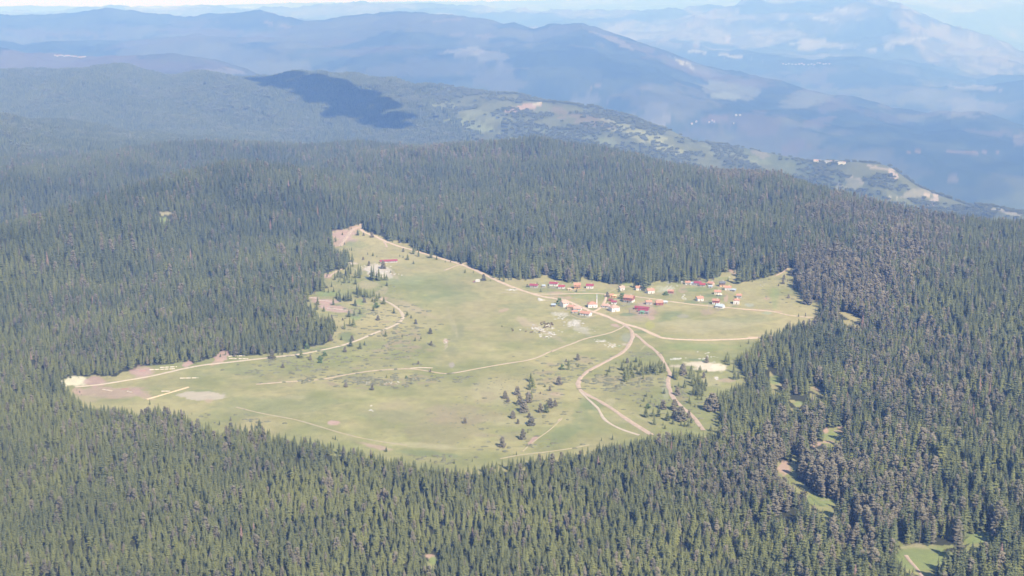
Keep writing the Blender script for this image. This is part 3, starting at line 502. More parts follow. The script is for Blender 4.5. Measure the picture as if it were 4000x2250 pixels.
strip('dirt_road', T(c4, [(735, 175), (800, 220), (870, 290), (950, 350), (1040, 420), (1080, 480), (1110, 550), (1150, 610), (1185, 670), (1162, 740), (1157, 800), (1180, 880), (1215, 970), (1270, 1030), (1350, 1110), (1440, 1180), (1520, 1270), (1600, 1390)]), 4.8, M_track, .15)
strip('dirt_road', T(c3, [(1020, 960), (1060, 985), (1120, 1005)]) + T(cC, [(1550, 130), (1620, 190), (1650, 250), (1620, 300), (1550, 350), (1400, 405), (1280, 450), (1150, 510), (1000, 560), (850, 600), (700, 630), (500, 670), (250, 697), (0, 725)]) + T(cB, [(2200, 375), (1900, 405), (1600, 465), (1300, 540), (1000, 590), (700, 640), (550, 660), (300, 682)]), 4.4, M_pale, .24)
strip('path', T((0, 1125, 1.288), [(1190, 600), (1300, 628), (1420, 650), (1500, 665), (1600, 695), (1750, 740), (1900, 772), (2050, 792)]), 2.6, M_faint)
strip('path', T(cB, [(1195, 840), (1370, 790), (1550, 738), (1725, 685)]), 3.4, noisy('orange_earth', (.66, .50, .32), .1, .4), .3)
strip('path', T(c3, [(350, 690), (415, 705), (440, 670), (500, 635), (570, 605)]), 4, M_track)
strip('path', T(c3, [(540, 340), (580, 280), (620, 230), (660, 170), (710, 125), (785, 112)]), 7, M_track)
strip('path', T(c3, [(1060, 285), (1080, 315), (1097, 352)]), 4, M_track)
strip('path', T(c3, [(2070, 522), (1990, 545), (1900, 575), (1840, 600), (1770, 628)]), 3, M_track)
strip('path', T(cA, [(330, 1425), (430, 1405), (550, 1380), (760, 1355), (950, 1335), (1130, 1310), (1250, 1290), (1450, 1250)]), 2.2, M_faint)
strip('path', T(cA, [(610, 1335), (700, 1250), (830, 1150), (950, 1070), (1040, 985), (1110, 915)]), 1.6, M_faint)
strip('path', T(c1, [(1040, 850), (1100, 880), (1200, 905), (1300, 880), (1430, 838)]), 2.6, M_faint)
strip('path', T(c2, [(1760, 285), (1860, 240), (1940, 175)]), 3.5, M_track)
strip('path', T(c1, [(1540, 640), (1700, 640), (1830, 632)]), 2.5, M_faint)
strip('path', T(c1, [(1540, 545), (1680, 465), (1920, 430)]), 1.8, M_faint)
strip('path', T(cS, [(1300, 1255), (1330, 1300), (1400, 1370), (1460, 1460), (1500, 1560)]), 3.0, M_track)
strip('path', T(cC, [(1725, 827), (1800, 822), (1900, 820), (1975, 824)]), 2.6, M_pale, .3)
strip('path', T(c1, [(40, 520), (250, 530), (430, 545)]), 1.6, M_faint)
strip('path', T(c1, [(640, 640), (800, 650), (960, 655)]), 1.4, M_faint)
strip('path', T(c1, [(1010, 480), (1120, 487), (1240, 495)]), 1.6, M_pale)

# ------------------------------------------------------------------ trees
def conifer(Ht, Rr, L, nb, seed, low=0.06, droop=0.35):
    r_ = random.Random(seed); mb = MB(); h0 = Ht * low
    n = 6; core = []; Ht_ = Ht
    for k in range(n): a = 6.283 * k / n; core.append((Rr * .5 * math.cos(a), Rr * .5 * math.sin(a), h0 + .04 * Ht))
    core.append((0, 0, Ht * .9))
    mb.add(core, [(k, (k + 1) % n, n) for k in range(n)], 0.0)
    for l in range(L):
        u = (l / (L - 1)) ** .92
        h = h0 + (Ht * .955 - h0) * u
        rr = Rr * ((1 - u) ** .66 * .97 + .04) * (1 if u > .1 else .85) * r_.uniform(.8, 1.15)
        k_n = max(4, int(round(nb * (1 - .45 * u)))); off = r_.random() * 6.283
        for k in range(k_n):
            if r_.random() < .07: continue
            a = off + 6.283 * k / k_n + r_.uniform(-.25, .25); r1 = rr * r_.uniform(.72, 1.18)
            ww = (.62 * 6.283 * r1 / k_n) * .62 + .10; dz = droop * r1 * r_.uniform(.6, 1.3)
            ca, sa = math.cos(a), math.sin(a); hh = h + r_.uniform(-.015, .015) * Ht
            root = (0, 0, hh + .05 * Ht * (1 - u * .5)); tip = (ca * r1, sa * r1, hh - dz)
            mdl = .58 * r1; L_ = (ca * mdl - sa * ww, sa * mdl + ca * ww, hh - dz * .75); R_ = (ca * mdl + sa * ww, sa * mdl - ca * ww, hh - dz * .75)
            t_ = r_.uniform(.35, .8)
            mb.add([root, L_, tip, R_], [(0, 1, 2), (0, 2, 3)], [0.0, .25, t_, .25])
    mb.cyl((0, 0, Ht * .9), (0, 0, Ht), Rr * .045, .01, 3)
    return mb
def clumps(Ht, Rr, n, seed, z0=.18, tall=1.0):
    r_ = random.Random(seed); mb = MB()
    for k in range(n):
        z = r_.random() ** 1.25; a = r_.uniform(0, 6.283); q = Rr * (1 - z * .93) ** .62 * math.sqrt(r_.uniform(.15, 1)) * .85
        c = Vector((q * math.cos(a), q * math.sin(a), Ht * (z0 + .06 + (.9 - z0) * z)))
        s = Rr * r_.uniform(.17, .30); vs = []
        for d in ((1, 0, 0), (0, 1, 0), (-1, 0, 0), (0, -1, 0), (0, 0, 1), (0, 0, -1)):
            vs.append(c + Vector(d) * s * r_.uniform(.65, 1.3) * (.62 if d[2] else 1) + Vector((r_.uniform(-.2, .2), r_.uniform(-.2, .2), r_.uniform(-.2, .2))) * s)
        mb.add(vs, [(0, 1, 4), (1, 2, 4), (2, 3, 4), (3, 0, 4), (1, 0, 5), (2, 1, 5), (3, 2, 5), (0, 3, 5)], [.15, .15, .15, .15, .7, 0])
    return mb
def trunk(Ht, r0, top=.85, lean=0.0, n=6):
    mb = MB(); mb.cyl((0, 0, -.6), (lean * .5, 0, Ht * .45), r0, r0 * .65, n); mb.cyl((lean * .5, 0, Ht * .45), (lean, 0, Ht * top), r0 * .65, r0 * .15, n)
    for k in range(5):
        a = k * 2.4; h = Ht * (.3 + .1 * k); mb.cyl((lean * .5, 0, h), (math.cos(a) * Ht * .10, math.sin(a) * Ht * .10, h + Ht * .03), r0 * .25, r0 * .06, 3)
    return mb
# every kind is modelled at about 14 m and scaled where it stands
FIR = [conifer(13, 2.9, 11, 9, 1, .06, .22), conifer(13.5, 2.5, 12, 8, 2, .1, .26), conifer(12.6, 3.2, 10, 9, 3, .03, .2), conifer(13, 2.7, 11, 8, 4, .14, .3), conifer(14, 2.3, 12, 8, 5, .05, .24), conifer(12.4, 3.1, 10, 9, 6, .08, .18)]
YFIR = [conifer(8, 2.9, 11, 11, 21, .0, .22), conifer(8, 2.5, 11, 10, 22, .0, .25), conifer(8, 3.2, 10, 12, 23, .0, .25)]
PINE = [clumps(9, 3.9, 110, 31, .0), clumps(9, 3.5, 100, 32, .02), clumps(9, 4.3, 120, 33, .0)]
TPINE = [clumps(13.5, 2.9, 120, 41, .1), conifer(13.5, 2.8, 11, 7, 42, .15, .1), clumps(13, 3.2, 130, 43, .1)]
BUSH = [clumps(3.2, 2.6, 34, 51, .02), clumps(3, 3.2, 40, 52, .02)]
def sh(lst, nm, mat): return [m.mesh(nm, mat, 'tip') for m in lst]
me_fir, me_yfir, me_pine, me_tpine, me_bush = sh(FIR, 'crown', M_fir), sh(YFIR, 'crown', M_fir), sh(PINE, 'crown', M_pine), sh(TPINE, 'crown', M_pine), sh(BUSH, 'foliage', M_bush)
me_dead = [conifer(14, 1.8, 13, 6, 61, .2, .4).mesh('crown', M_dead, 'tip')]
me_tr14 = trunk(14, .26).mesh('trunk', M_bark); me_tr9 = trunk(9, .28, .8, .3).mesh('trunk', M_bark); me_tr8 = trunk(8, .16).mesh('trunk', M_bark); me_tr3 = trunk(2.6, .08).mesh('stem', M_bark); me_snag = trunk(15, .2, .95).mesh('trunk', M_grey)
def plant(name, crown_me, trunk_me, x, y, z, s, rz, label, cat, group=None, parts=('trunk', 'crown')):
    e = empty(name, (x, y, z), rz, s); tag(e, label, cat, group)
    for nm, me in zip(parts, (trunk_me, crown_me)):
        o = bpy.data.objects.new(nm, me); COL.objects.link(o); o.parent = e
    return e

# ---- the prototypes joined for the forests (trunk + crown in one mesh each; tiles of many far trees)
def joined(nm, mb, mat, tr=None):
    m = MB(); m.add(mb.v, mb.f, mb.c); nf = len(m.f)
    if tr: m.add(tr.v, tr.f, 0.0)
    me = m.mesh(nm, mat, 'tip'); me.materials.append(M_bark)
    if tr: me.polygons.foreach_set('material_index', [0] * nf + [1] * (len(m.f) - nf))
    return bpy.data.objects.new(nm, me)
tr14 = MB(); tr14.cyl((0, 0, -.8), (0, 0, 11), .24, .08, 5)
def tile(seed, n, size, kind, hmin=.8, hmax=1.2, base=15):
    r_ = random.Random(seed); mb = MB()
    g_ = int(math.sqrt(n)); st = size / g_
    for i in range(g_):
        for j in range(g_):
            x = -size / 2 + (i + r_.random()) * st; y = -size / 2 + (j + r_.random()) * st
            h = base * r_.uniform(hmin, hmax); rr = h * r_.uniform(.15, .2)
            if kind == 'fir':
                for (z0, z1, q) in ((-1, .62, 1.0), (.3, .85, .75), (.58, 1.0, .45)):
                    a0 = r_.random() * 6.28; vs = [(x + rr * q * r_.uniform(.75, 1.25) * math.cos(a0 + 1.047 * k), y + rr * q * r_.uniform(.75, 1.25) * math.sin(a0 + 1.047 * k), max(-1, z0 * h) + r_.uniform(-.3, .3)) for k in range(6)] + [(x, y, h * z1)]
                    tv = r_.random() if q == 1.0 else tv
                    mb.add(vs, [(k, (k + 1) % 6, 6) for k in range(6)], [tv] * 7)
            else:
                for q in range(5):
                    c = Vector((x + r_.uniform(-.6, .6) * rr, y + r_.uniform(-.6, .6) * rr, h * r_.uniform(.35, .95))); s = rr * r_.uniform(.5, .9)
                    vs = [c + Vector(d) * s * r_.uniform(.7, 1.2) for d in ((1, 0, 0), (0, 1, 0), (-1, 0, 0), (0, -1, 0), (0, 0, 1), (0, 0, -1))]
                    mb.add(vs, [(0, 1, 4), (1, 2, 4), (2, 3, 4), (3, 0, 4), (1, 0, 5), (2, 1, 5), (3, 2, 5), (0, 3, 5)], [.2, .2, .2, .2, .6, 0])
    return mb
protos = bpy.data.collections.new('forest_tree_shapes')
P_list = [joined('a%02d' % i, m, M_fir, tr14) for i, m in enumerate(FIR)] + [joined('b%02d' % i, m, M_pine, tr14) for i, m in enumerate(TPINE)] \
    + [joined('c%02d' % i, conifer(14, 1.8, 13, 6, 61 + i, .2, .4), M_dead, tr14) for i in range(1)] \
    + [joined('d%02d' % i, tile(70 + i, 25, 24, 'fir'), M_firfar) for i in range(4)] + [joined('e%02d' % i, tile(80 + i, 25, 24, 'pine'), M_pinefar) for i in range(3)] \
    + [joined('f%02d' % i, MB_, M_bark) for i, MB_ in enumerate([trunk(15, .22, .95)])] + [joined('g%02d' % i, m, M_bush) for i, m in enumerate(BUSH)] \
    + [joined('h%02d' % i, m, M_firmid, tr14) for i, m in enumerate(FIR)]
for o in P_list: protos.objects.link(o)
NF, NP = 6, 3
def scatter(name, pts, sca, rot, idx, label, cat='forest', squeeze=None):
    m = bpy.data.meshes.new(name); n = len(pts); m.vertices.add(n); m.vertices.foreach_set('co', np.asarray(pts, np.float32).ravel())
    a = m.attributes.new('size', 'FLOAT_VECTOR', 'POINT')
    s3 = np.repeat(np.asarray(sca, np.float32)[:, None], 3, 1)
    if squeeze is not None: s3[:, :2] *= np.asarray(squeeze)[:, None]
    a.data.foreach_set('vector', s3.ravel().astype(np.float32))
    a = m.attributes.new('turn', 'FLOAT_VECTOR', 'POINT'); r3 = np.zeros((n, 3), np.float32); r3[:, 2] = rot
    r3[:, 0] = rng.normal(0, .02, n); r3[:, 1] = rng.normal(0, .02, n); a.data.foreach_set('vector', r3.ravel())
    a = m.attributes.new('shape', 'INT', 'POINT'); a.data.foreach_set('value', np.asarray(idx, np.int32))
    o = bpy.data.objects.new(name, m); COL.objects.link(o); tag(o, label, cat, kind='stuff')
    ng = bpy.data.node_groups.new(name, 'GeometryNodeTree')
    ng.interface.new_socket('Geometry', in_out='INPUT', socket_type='NodeSocketGeometry'); ng.interface.new_socket('Geometry', in_out='OUTPUT', socket_type='NodeSocketGeometry')
    gi = ng.nodes.new('NodeGroupInput'); go = ng.nodes.new('NodeGroupOutput'); ip = ng.nodes.new('GeometryNodeInstanceOnPoints'); ci = ng.nodes.new('GeometryNodeCollectionInfo')
    ci.inputs['Collection'].default_value = protos; ci.inputs['Separate Children'].default_value = True; ci.inputs['Reset Children'].default_value = True
    ip.inputs['Pick Instance'].default_value = True
    def att(nm, ty):
        q = ng.nodes.new('GeometryNodeInputNamedAttribute'); q.data_type = ty; q.inputs['Name'].default_value = nm; return [s for s in q.outputs if s.enabled and s.name == 'Attribute'][0]
    ng.links.new(gi.outputs[0], ip.inputs['Points']); ng.links.new(ci.outputs[0], ip.inputs['Instance'])
    ng.links.new(att('shape', 'INT'), ip.inputs['Instance Index']); ng.links.new(att('size', 'FLOAT_VECTOR'), ip.inputs['Scale'])
    er = ng.nodes.new('FunctionNodeEulerToRotation'); ng.links.new(att('turn', 'FLOAT_VECTOR'), er.inputs[0]); ng.links.new(er.outputs[0], ip.inputs['Rotation'])
    ng.links.new(ip.outputs[0], go.inputs[0])
    md = o.modifiers.new('forest', 'NODES'); md.node_group = ng
    return o
def grid_pts(D0, D1, sp, jit=.9, amax=R(24.5)):
    xs = np.arange(-D1 * math.sin(amax), D1 * math.sin(amax), sp); ys = np.arange(D0 * math.cos(amax), D1, sp)
    X, Y = np.meshgrid(xs, ys); X = X.ravel() + rng.uniform(-.5, .5, X.size) * sp * jit; Y = Y.ravel() + rng.uniform(-.5, .5, Y.size) * sp * jit
    d = np.hypot(X, Y); a = np.abs(np.arctan2(X, Y)); k = (d > D0) & (d <= D1) & (a < amax)
    return X[k], Y[k]
OPEN = [MEADOW] + GLADES
def forested(X, Y, Z, ht, fr=(0, .3, .6, .88)):
    """keep a tree only where neither its foot nor its crown stands over open ground"""
    px, py = project(X, Y, Z); px2, py2 = project(X, Y, Z + ht); ok = np.ones(len(X), bool)
    for i, pl in enumerate(OPEN):
        for f in (fr if i == 0 else (0, .1, .2, .3, .4, .5, .6, .7, .8, .9)):
            for ox in ((0,) if i == 0 else (-12, 0, 12) if f < .6 else (-4, 0, 4)):
                ok &= ~inpoly(px + (px2 - px) * f + ox, py + (py2 - py) * f, pl)
    return ok, px, py
def stand_height(px, py):
    """how tall the trees of each stand are"""
    h = 10.6 + 7.2 * ss(1350, 1050, py) + 4.5 * ss(2650, 3200, px) * ss(1050, 1300, py) + 1.5 * ss(1900, 2600, px) * ss(1400, 1700, py)
    return h
def pine_share(px, py, X, Y):
    s = np.full(len(px), .06)
    for (cx, cy, rx, ry, v) in ((3300, 1130, 260, 150, .9), (3180, 1070, 90, 90, .95), (3500, 1000, 220, 140, .6), (3100, 1880, 330, 170, .75), (3450, 2050, 250, 120, .65), (2800, 1900, 250, 90, .45), (3600, 1500, 350, 220, .35), (2900, 690, 200, 26, .5), (3300, 850, 200, 60, .55), (3500, 880, 250, 60, .5), (1750, 620, 400, 30, .25), (400, 1350, 300, 80, .25), (700, 1700, 400, 100, .22), (2600, 800, 300, 60, .2), (3450, 1850, 200, 150, .35)):
        s = np.maximum(s, 1.0 * v * np.exp(-(((px - cx) / rx) ** 2 + ((py - cy) / ry) ** 2) ** 1.5))
    return s * (.6 + .8 * fbm(X / 45, Y / 45, 7, 3))
pts, scs, rots, ids, sqz = [], [], [], [], []
fore = None
for (D0, D1, sp_) in ((660, 1150, 4.0), (1150, 1650, 4.9), (1650, 2350, 6.2), (2350, 3700, 7.4)):
    X, Y = grid_pts(D0, D1, sp_, 1.0, R(31) if D0 < 800 else R(28.5) if D0 < 1300 else R(26.5)); Z = H(X, Y); px, py = project(X, Y, Z)
    hh = stand_height(px, py) * rng.normal(1, .19, len(X)).clip(.45, 1.4) * (.82 + .36 * fbm(X / 130, Y / 130, 29, 3)); hh = np.where(rng.random(len(X)) < .06, hh * .6, hh)
    gap = fbm(X / 28, Y / 28, 19, 3); keep = (gap + rng.random(len(X)) * .3) > (.41 + .09 * ss(2500, 3100, px))
    if D0 > 2000:
        dd = np.hypot(X, Y); keep &= ~((dd > np.interp(px, cpx, D_RA) * 1.08) & (px > 1200)) 
    ok, px, py = forested(X, Y, Z, hh)
    # saplings and stray trees just outside the closed wood
    edge = ~ok & inpoly(px, py, MEADOW) & (rng.random(len(X)) < .16)
    edge &= ~(inpoly(px + 16, py, MEADOW) & inpoly(px - 16, py, MEADOW) & inpoly(px, py - 9, MEADOW) & inpoly(px, py + 7, MEADOW))
    hh = np.where(edge, hh * rng.uniform(.15, .45, len(X)), hh)
    keep = keep & ~ok | keep | edge
    ok = (ok | edge) & keep
    X, Y, Z, hh, px, py = (v[ok] for v in (X, Y, Z, hh, px, py))
    ispine = rng.random(len(X)) < pine_share(px, py, X, Y); dead = rng.random(len(X)) < .0015
    snag = rng.random(len(X)) < .008
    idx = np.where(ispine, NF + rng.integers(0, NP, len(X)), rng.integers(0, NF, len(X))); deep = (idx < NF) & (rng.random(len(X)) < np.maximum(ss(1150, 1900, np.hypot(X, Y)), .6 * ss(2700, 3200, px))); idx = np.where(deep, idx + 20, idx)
    idx = np.where(dead, NF + NP, idx); idx = np.where(snag & ~dead, 17, idx)
    pts.append(np.stack([X, Y, Z], 1)); scs.append(hh / 14); rots.append(rng.uniform(0, 6.283, len(X))); ids.append(idx); sqz.append(rng.uniform(.86, 1.25, len(X)) * np.where(hh > 16, .98, 1.08))
P_, S_, R_, I_, Q_ = (np.concatenate(v) for v in (pts, scs, rots, ids, sqz))
# the nearest 300 in view stand as trees of their own
px, py = project(P_[:, 0], P_[:, 1], P_[:, 2]); _, pt = project(P_[:, 0], P_[:, 1], P_[:, 2] + S_ * 14 * .5)
inv = (px > -10) & (px < 4010) & (pt < 2245) & (I_ < NF + NP)
order = np.where(inv)[0][np.argsort(-pt[inv])][:300]
for q, k in enumerate(order):
    i = int(I_[k]); third = ('lower left part', 'lower middle', 'lower right part')[min(2, int(px[k] // 1334))]
    sec = ('at its far left', 'left of the dark hollow', 'under the meadow pond', 'left of the middle', 'in the middle', 'under the forked tracks', 'left of the bright glade', 'around the bright glade')[max(0, min(7, int(px[k] // 500)))]
    tl = 'tall' if S_[k] * 14 > 13.5 else 'short'
    if i < NF:
        lb = '%s green spruce in the lower forest along the bottom edge, %s' % (tl, sec)
        e = plant('spruce_tree', me_fir[i], me_tr14, *P_[k], float(S_[k]), float(R_[k]), lb, 'tree', 'spruces along the bottom edge of the forest')
    else:
        lb = '%s grey-brown pine in the lower forest along the bottom edge, %s' % (tl, sec)
        e = plant('tall_pine_tree', me_tpine[i - NF], me_tr14, *P_[k], float(S_[k]), float(R_[k]), lb, 'tree', 'pines along the bottom edge of the forest')
rest = np.ones(len(P_), bool); rest[order] = False
scatter('spruce_forest', P_[rest], S_[rest], R_[rest], I_[rest], 'dense dark conifer forest surrounding the grassy clearing', squeeze=Q_[rest])
# far stands: tiles of trees
X, Y = grid_pts(3700, 7000, 19, .8, R(24)); Z = H(X, Y); px, py = project(X, Y, Z); d = np.hypot(X, Y)
s2 = ss(1380, 1750, px - (py - 300) * 1.1) * (d > 4100)
k = rng.random(len(X)) > s2 * (.25 + .85 * ss(.5, .62, fbm(X / 90, Y / 90, 91, 5)))
k &= d < np.interp(px, cpx, D_R2) * 1.06
k &= ~((d > np.interp(px, cpx, D_RA) * 1.05) & (d < np.interp(px, cpx, D_A2) * .98) & (px > 1200))
for pl in OPEN: k &= ~inpoly(px, py, pl) & ~inpoly(px, py - 25, pl)
for (cx, cy, rx, ry) in ((3340, 718, 40, 26), (3560, 762, 80, 16), (2080, 412, 70, 10), (1420, 352, 60, 8)):
    k &= (((px - cx) / rx) ** 2 + ((py - cy) / ry) ** 2 > 1) | (d < 4000)
X, Y, Z, px, py, d = (v[k] for v in (X, Y, Z, px, py, d))
ps = pine_share(px, py, X, Y) + .2 * ss(.5, .65, fbm(X / 300, Y / 300, 23, 3)) * (d > 3800) + s2[k] * 1.0
pn = rng.random(len(X)) < ps
idx = np.where(pn, 14 + rng.integers(0, 3, len(X)), 10 + rng.integers(0, 4, len(X)))
scatter('far_forest', np.stack([X, Y, Z], 1), rng.uniform(.85, 1.15, len(X)) * np.where(pn & (s2[k] > .4), .55, 1.0), rng.integers(0, 4, len(X)) * 1.5708, idx, 'far conifer forest covering the ridge and the hill behind it')

# ---- lone trees: (x, foot y, height) measured in the crops; f fir, p pine, b broad-leaved bush
LONE = []
def lone(o, kind, s):
    v = [float(x) for x in s.split()]
    for i in range(0, len(v), 3): LONE.append((o[0] + v[i] / o[2], o[1] + v[i + 1] / o[2], v[i + 2] / o[2], kind))
lone(c4, 'f', "420 655 65 393 698 50 503 553 25 600 545 50 580 630 90 610 690 110 650 660 110 690 620 90 700 680 90 595 770 110 627 775 140 657 740 80 725 725 60 740 612 55 755 530 60 800 520 25 795 590 60 770 680 55 830 690 100 845 740 50 865 680 120 895 680 100 930 620 110 960 670 100 1000 665 120 1035 600 70 1075 665 140 1110 630 80 1090 560 40 565 800 20 30 590 40 1265 750 120 1300 690 60 1560 660 75 1450 640 60 1430 740 120 1480 800 150 1530 760 110 1560 820 100 1290 855 60 1365 855 90 1510 850 70 1480 945 110 1520 930 110 1590 960 130 1590 860 90 1625 890 60 1580 1005 50 1530 1005 50 1425 1045 70 1445 1060 30 1495 1095 35 1640 660 35 1160 570 30 1210 850 25 1110 925 55 885 965 45 855 1025 50 955 975 30 937 1045 40 988 1075 30 810 1090 28 1040 1215 150 970 1215 90 880 1220 100 985 1315 120 1150 1265 100 1220 1310 60 1320 1330 50 1365 1340 60 1415 1340 70 1450 1295 60 1095 1325 35 1695 1400 70 1985 660 120 1995 745 90 2040 740 70 1885 530 80 1920 565 120 1870 1325 200")
lone(c4, 'p', "645 540 50 1345 690 110 1605 730 60 1275 945 80 1095 1120 90 1240 1130 100 1235 1240 90 1320 1270 140 1350 1260 80 1420 1230 70 1715 1140 170 1650 1135 120 1645 535 60")
lone(c4, 'b', "905 1110 40")
lone(cA, 'f', "720 455 95 745 525 100 705 555 115 725 660 75 915 840 105 898 522 38 683 1095 25 1195 250 65 1195 305 65 1320 272 42")
lone(cA, 'p', "550 620 85 395 665 75 430 715 60 580 750 105 690 715 105 635 835 105 840 840 90 960 780 90 1025 760 60 1075 492 85 960 568 50 495 912 72 700 905 50 557 985 50 728 1005 90 620 1180 105 362 1275 100 1310 180 62 1165 205 30 840 605 22")
lone(cA, 'b', "1115 300 45")
lone(cC, 'f', "690 118 75 865 118 80 680 170 60 1110 128 65 1430 108 70 1313 185 50 1163 220 50 1098 235 50 1040 252 70 1542 212 55 990 390 85 1050 355 85 1090 355 80 1690 235 42 1735 265 32 1450 470 55 1215 568 40 1165 610 65 1060 582 75 955 510 40 505 712 140 1780 520 38 1845 497 28 1635 478 28 1460 930 28 1735 1005 25 1595 147 20 760 190 50 805 470 70 1300 80 35 1330 92 45 60 680 110 125 660 70 357 650 60 40 1500 85")
lone(cC, 'p', "1365 290 45 1075 520 50 995 645 50 300 820 40 180 720 80 1950 440 50 1960 570 40 1785 330 40 1300 1070 50 1005 1035 40 2335 1440 50 835 520 60 1210 90 45 610 735 45 1815 780 30 1950 870 30 970 290 22")
lone(cC, 'b', "765 690 35 720 765 34 720 725 30 1680 940 22 1345 150 40 570 610 40")
lone(c3, 'f', "480 738 80 525 675 50 550 700 60 540 745 30 595 775 100 625 740 90 650 773 45 640 660 90 665 670 110 725 715 100 760 690 120 785 675 100 725 790 65 690 580 50 685 520 100 920 745 110 940 750 150 970 740 90 1000 748 140 1030 740 60 1065 742 90 1090 742 60 1095 808 45 1035 825 20 1140 650 28 868 438 22 930 455 38 977 468 24 1248 460 22 1287 475 25 1340 500 60 1355 505 35 1410 550 35 750 210 60 568 205 30 1410 430 110 1440 400 70 1470 460 90 1615 478 110 1685 497 45 1785 530 22 2020 653 40 2120 655 30 2360 715 90 2480 755 80 500 955 60 535 975 80 585 975 60 610 990 80 640 990 130 670 985 90 740 910 110 765 920 120 790 930 100 830 930 80 860 940 70 900 955 85 925 995 40 955 1005 35 975 985 70 990 985 60 680 745 25 2320 752 20")
lone(c3, 'p', "1050 605 75 885 570 45 815 500 30 1290 405 35 820 215 30 918 235 50 2240 745 60 825 1000 45 1240 300 30")
lone(c1, 'f', "60 365 100 600 515 40 1110 515 40 1735 445 45 1945 455 90 2090 492 290 1975 400 50 295 340 140 435 325 150 575 310 120 870 350 260 1115 370 170 1000 380 110 1325 345 170 1440 365 210 1600 400 150 545 405 30")
lone(c1, 'p', "1555 590 60 403 445 35")
lone(c1, 'b', "1765 615 60 865 690 60 2390 560 40 1720 520 26")
lone(c2, 'f', "685 350 40 785 370 110 1080 362 45 1220 395 220 1045 230 210 1300 370 200 1645 285 90 2400 790 100")
lone(c2, 'p', "1885 335 55 1870 400 50 1805 432 25 1950 605 40 2225 690 150 2170 600 90 2060 440 90 2120 500 90 1990 280 70")
extra = random.Random(5)
for a in list(LONE):       # the clumps stand closer than single outlines show
    if a[3] == 'f' and a[2] > 17 and ((1300 < a[0] < 1480 and 1040 < a[1] < 1180) or (2415 < a[0] < 2610 and 1410 < a[1] < 1490) or (2640 < a[0] < 2760 and 1460 < a[1] < 1560)) and extra.random() < .62:
        LONE.append((a[0] + extra.uniform(-13, 13), a[1] + extra.choice((-1, 1)) * extra.uniform(5, 9), a[2] * extra.uniform(.75, 1.1), 'f'))
keepers = []
for a in LONE:
    if all(abs(a[0] - b[0]) > 5 or abs(a[1] - b[1]) > 5 for b in keepers): keepers.append(a)
MARKS = [(2420, 1450, 'inside the bend of the curving earth road'), (2560, 1440, 'in the thicket between the two forking roads'), (2540, 1620, 'in the group above the lower forest edge'), (2700, 1490, 'right of the winding right-hand track'), (2850, 1420, 'near the bright sand pit'),
         (2070, 1550, 'in the loose grove on the lower meadow'), (2230, 1410, 'in the small group left of the curving road'), (1340, 1060, 'in the clump below the left forest tongue'), (1470, 1090, 'in the clump by the rocky ground'), (1490, 1010, 'around the long red barn'),
         (1380, 1240, 'on the scrubby slope above the left road'), (1560, 1290, 'by the sharp bend of the left road'), (1400, 1320, 'below the left road'), (1350, 1160, 'in the dark tongue of firs left'), (1650, 990, 'along the main road under the far forest'), (1850, 1070, 'by the main road left of the village'), (1420, 920, 'at the top end of the clearing'),
         (2150, 1110, 'behind the upper houses'), (2450, 1110, 'beside the village houses'), (2280, 1080, 'at the forest edge behind the village'), (2850, 1090, 'at the forest edge right of the village'), (3110, 1160, 'on the grassy slope right of the village'), (1050, 1400, 'beside the left road near the forest'), (1700, 1330, 'on the heath in the middle of the meadow'), (1950, 1740, 'alone on the lower meadow')]
def near_mark(x, y): return min(MARKS, key=lambda m: (m[0] - x) ** 2 + 3 * (m[1] - y) ** 2)[2]
info = []
for (x, y, h, kd) in keepers:
    X, Y, Z, D = (float(v[0]) for v in at([x], [y]))
    hm = max(1.4, 1.3 * h * math.hypot(D, CZ) / F / math.cos(math.atan2(CZ, D)) )
    info.append([x, y, X, Y, Z, hm, kd, near_mark(x, y)])
ORD = ['', 'second ', 'third ', 'fourth ', 'fifth ', 'sixth ', 'seventh ', 'eighth ', 'ninth ', 'tenth ', 'eleventh ', 'twelfth ', 'thirteenth ', 'fourteenth ', 'fifteenth ']
sets = {}
for r_ in info:
    sz = 'tiny' if r_[5] < 4.2 else 'small' if r_[5] < 8 else 'mid-sized' if r_[5] < 12.5 else 'tall'
    nm = {'f': 'dark fir', 'p': 'grey-brown round pine', 'b': 'light green bush'}[r_[6]]
    sets.setdefault((sz, nm, r_[7]), []).append(r_)
for (sz, nm, mk), rs in sets.items():
    rs.sort(key=lambda r_: r_[0])
    for i, (x, y, X, Y, Z, hm, kd, _) in enumerate(rs):
        lb = '%s %s %s' % (sz, nm, mk)
        if len(rs) > 1:
            lb += ', leftmost' if i == 0 else ', rightmost' if i == len(rs) - 1 else ', %sfrom left' % ORD[min(i, 14)]
        s0 = random.uniform(0, 6.283)
        if kd == 'f' and hm > 11: plant('fir_tree', me_fir[i % 6], me_tr14, X, Y, Z, hm / 14 * 1.0, s0, lb, 'tree', 'firs standing on the meadow')
        elif kd == 'f': plant('young_fir_tree', me_yfir[i % 3], me_tr8, X, Y, Z, hm / 8, s0, lb, 'tree', 'firs standing on the meadow')
        elif kd == 'p': plant('pine_tree', me_pine[i % 3], me_tr9, X, Y, Z, hm / 9, s0, lb, 'tree', 'pines standing on the meadow')
        else: plant('bush', me_bush[i % 2], me_tr3, X, Y, Z, hm / 3.1, s0, lb, 'bush', 'bushes on the meadow', parts=('stem', 'foliage'))

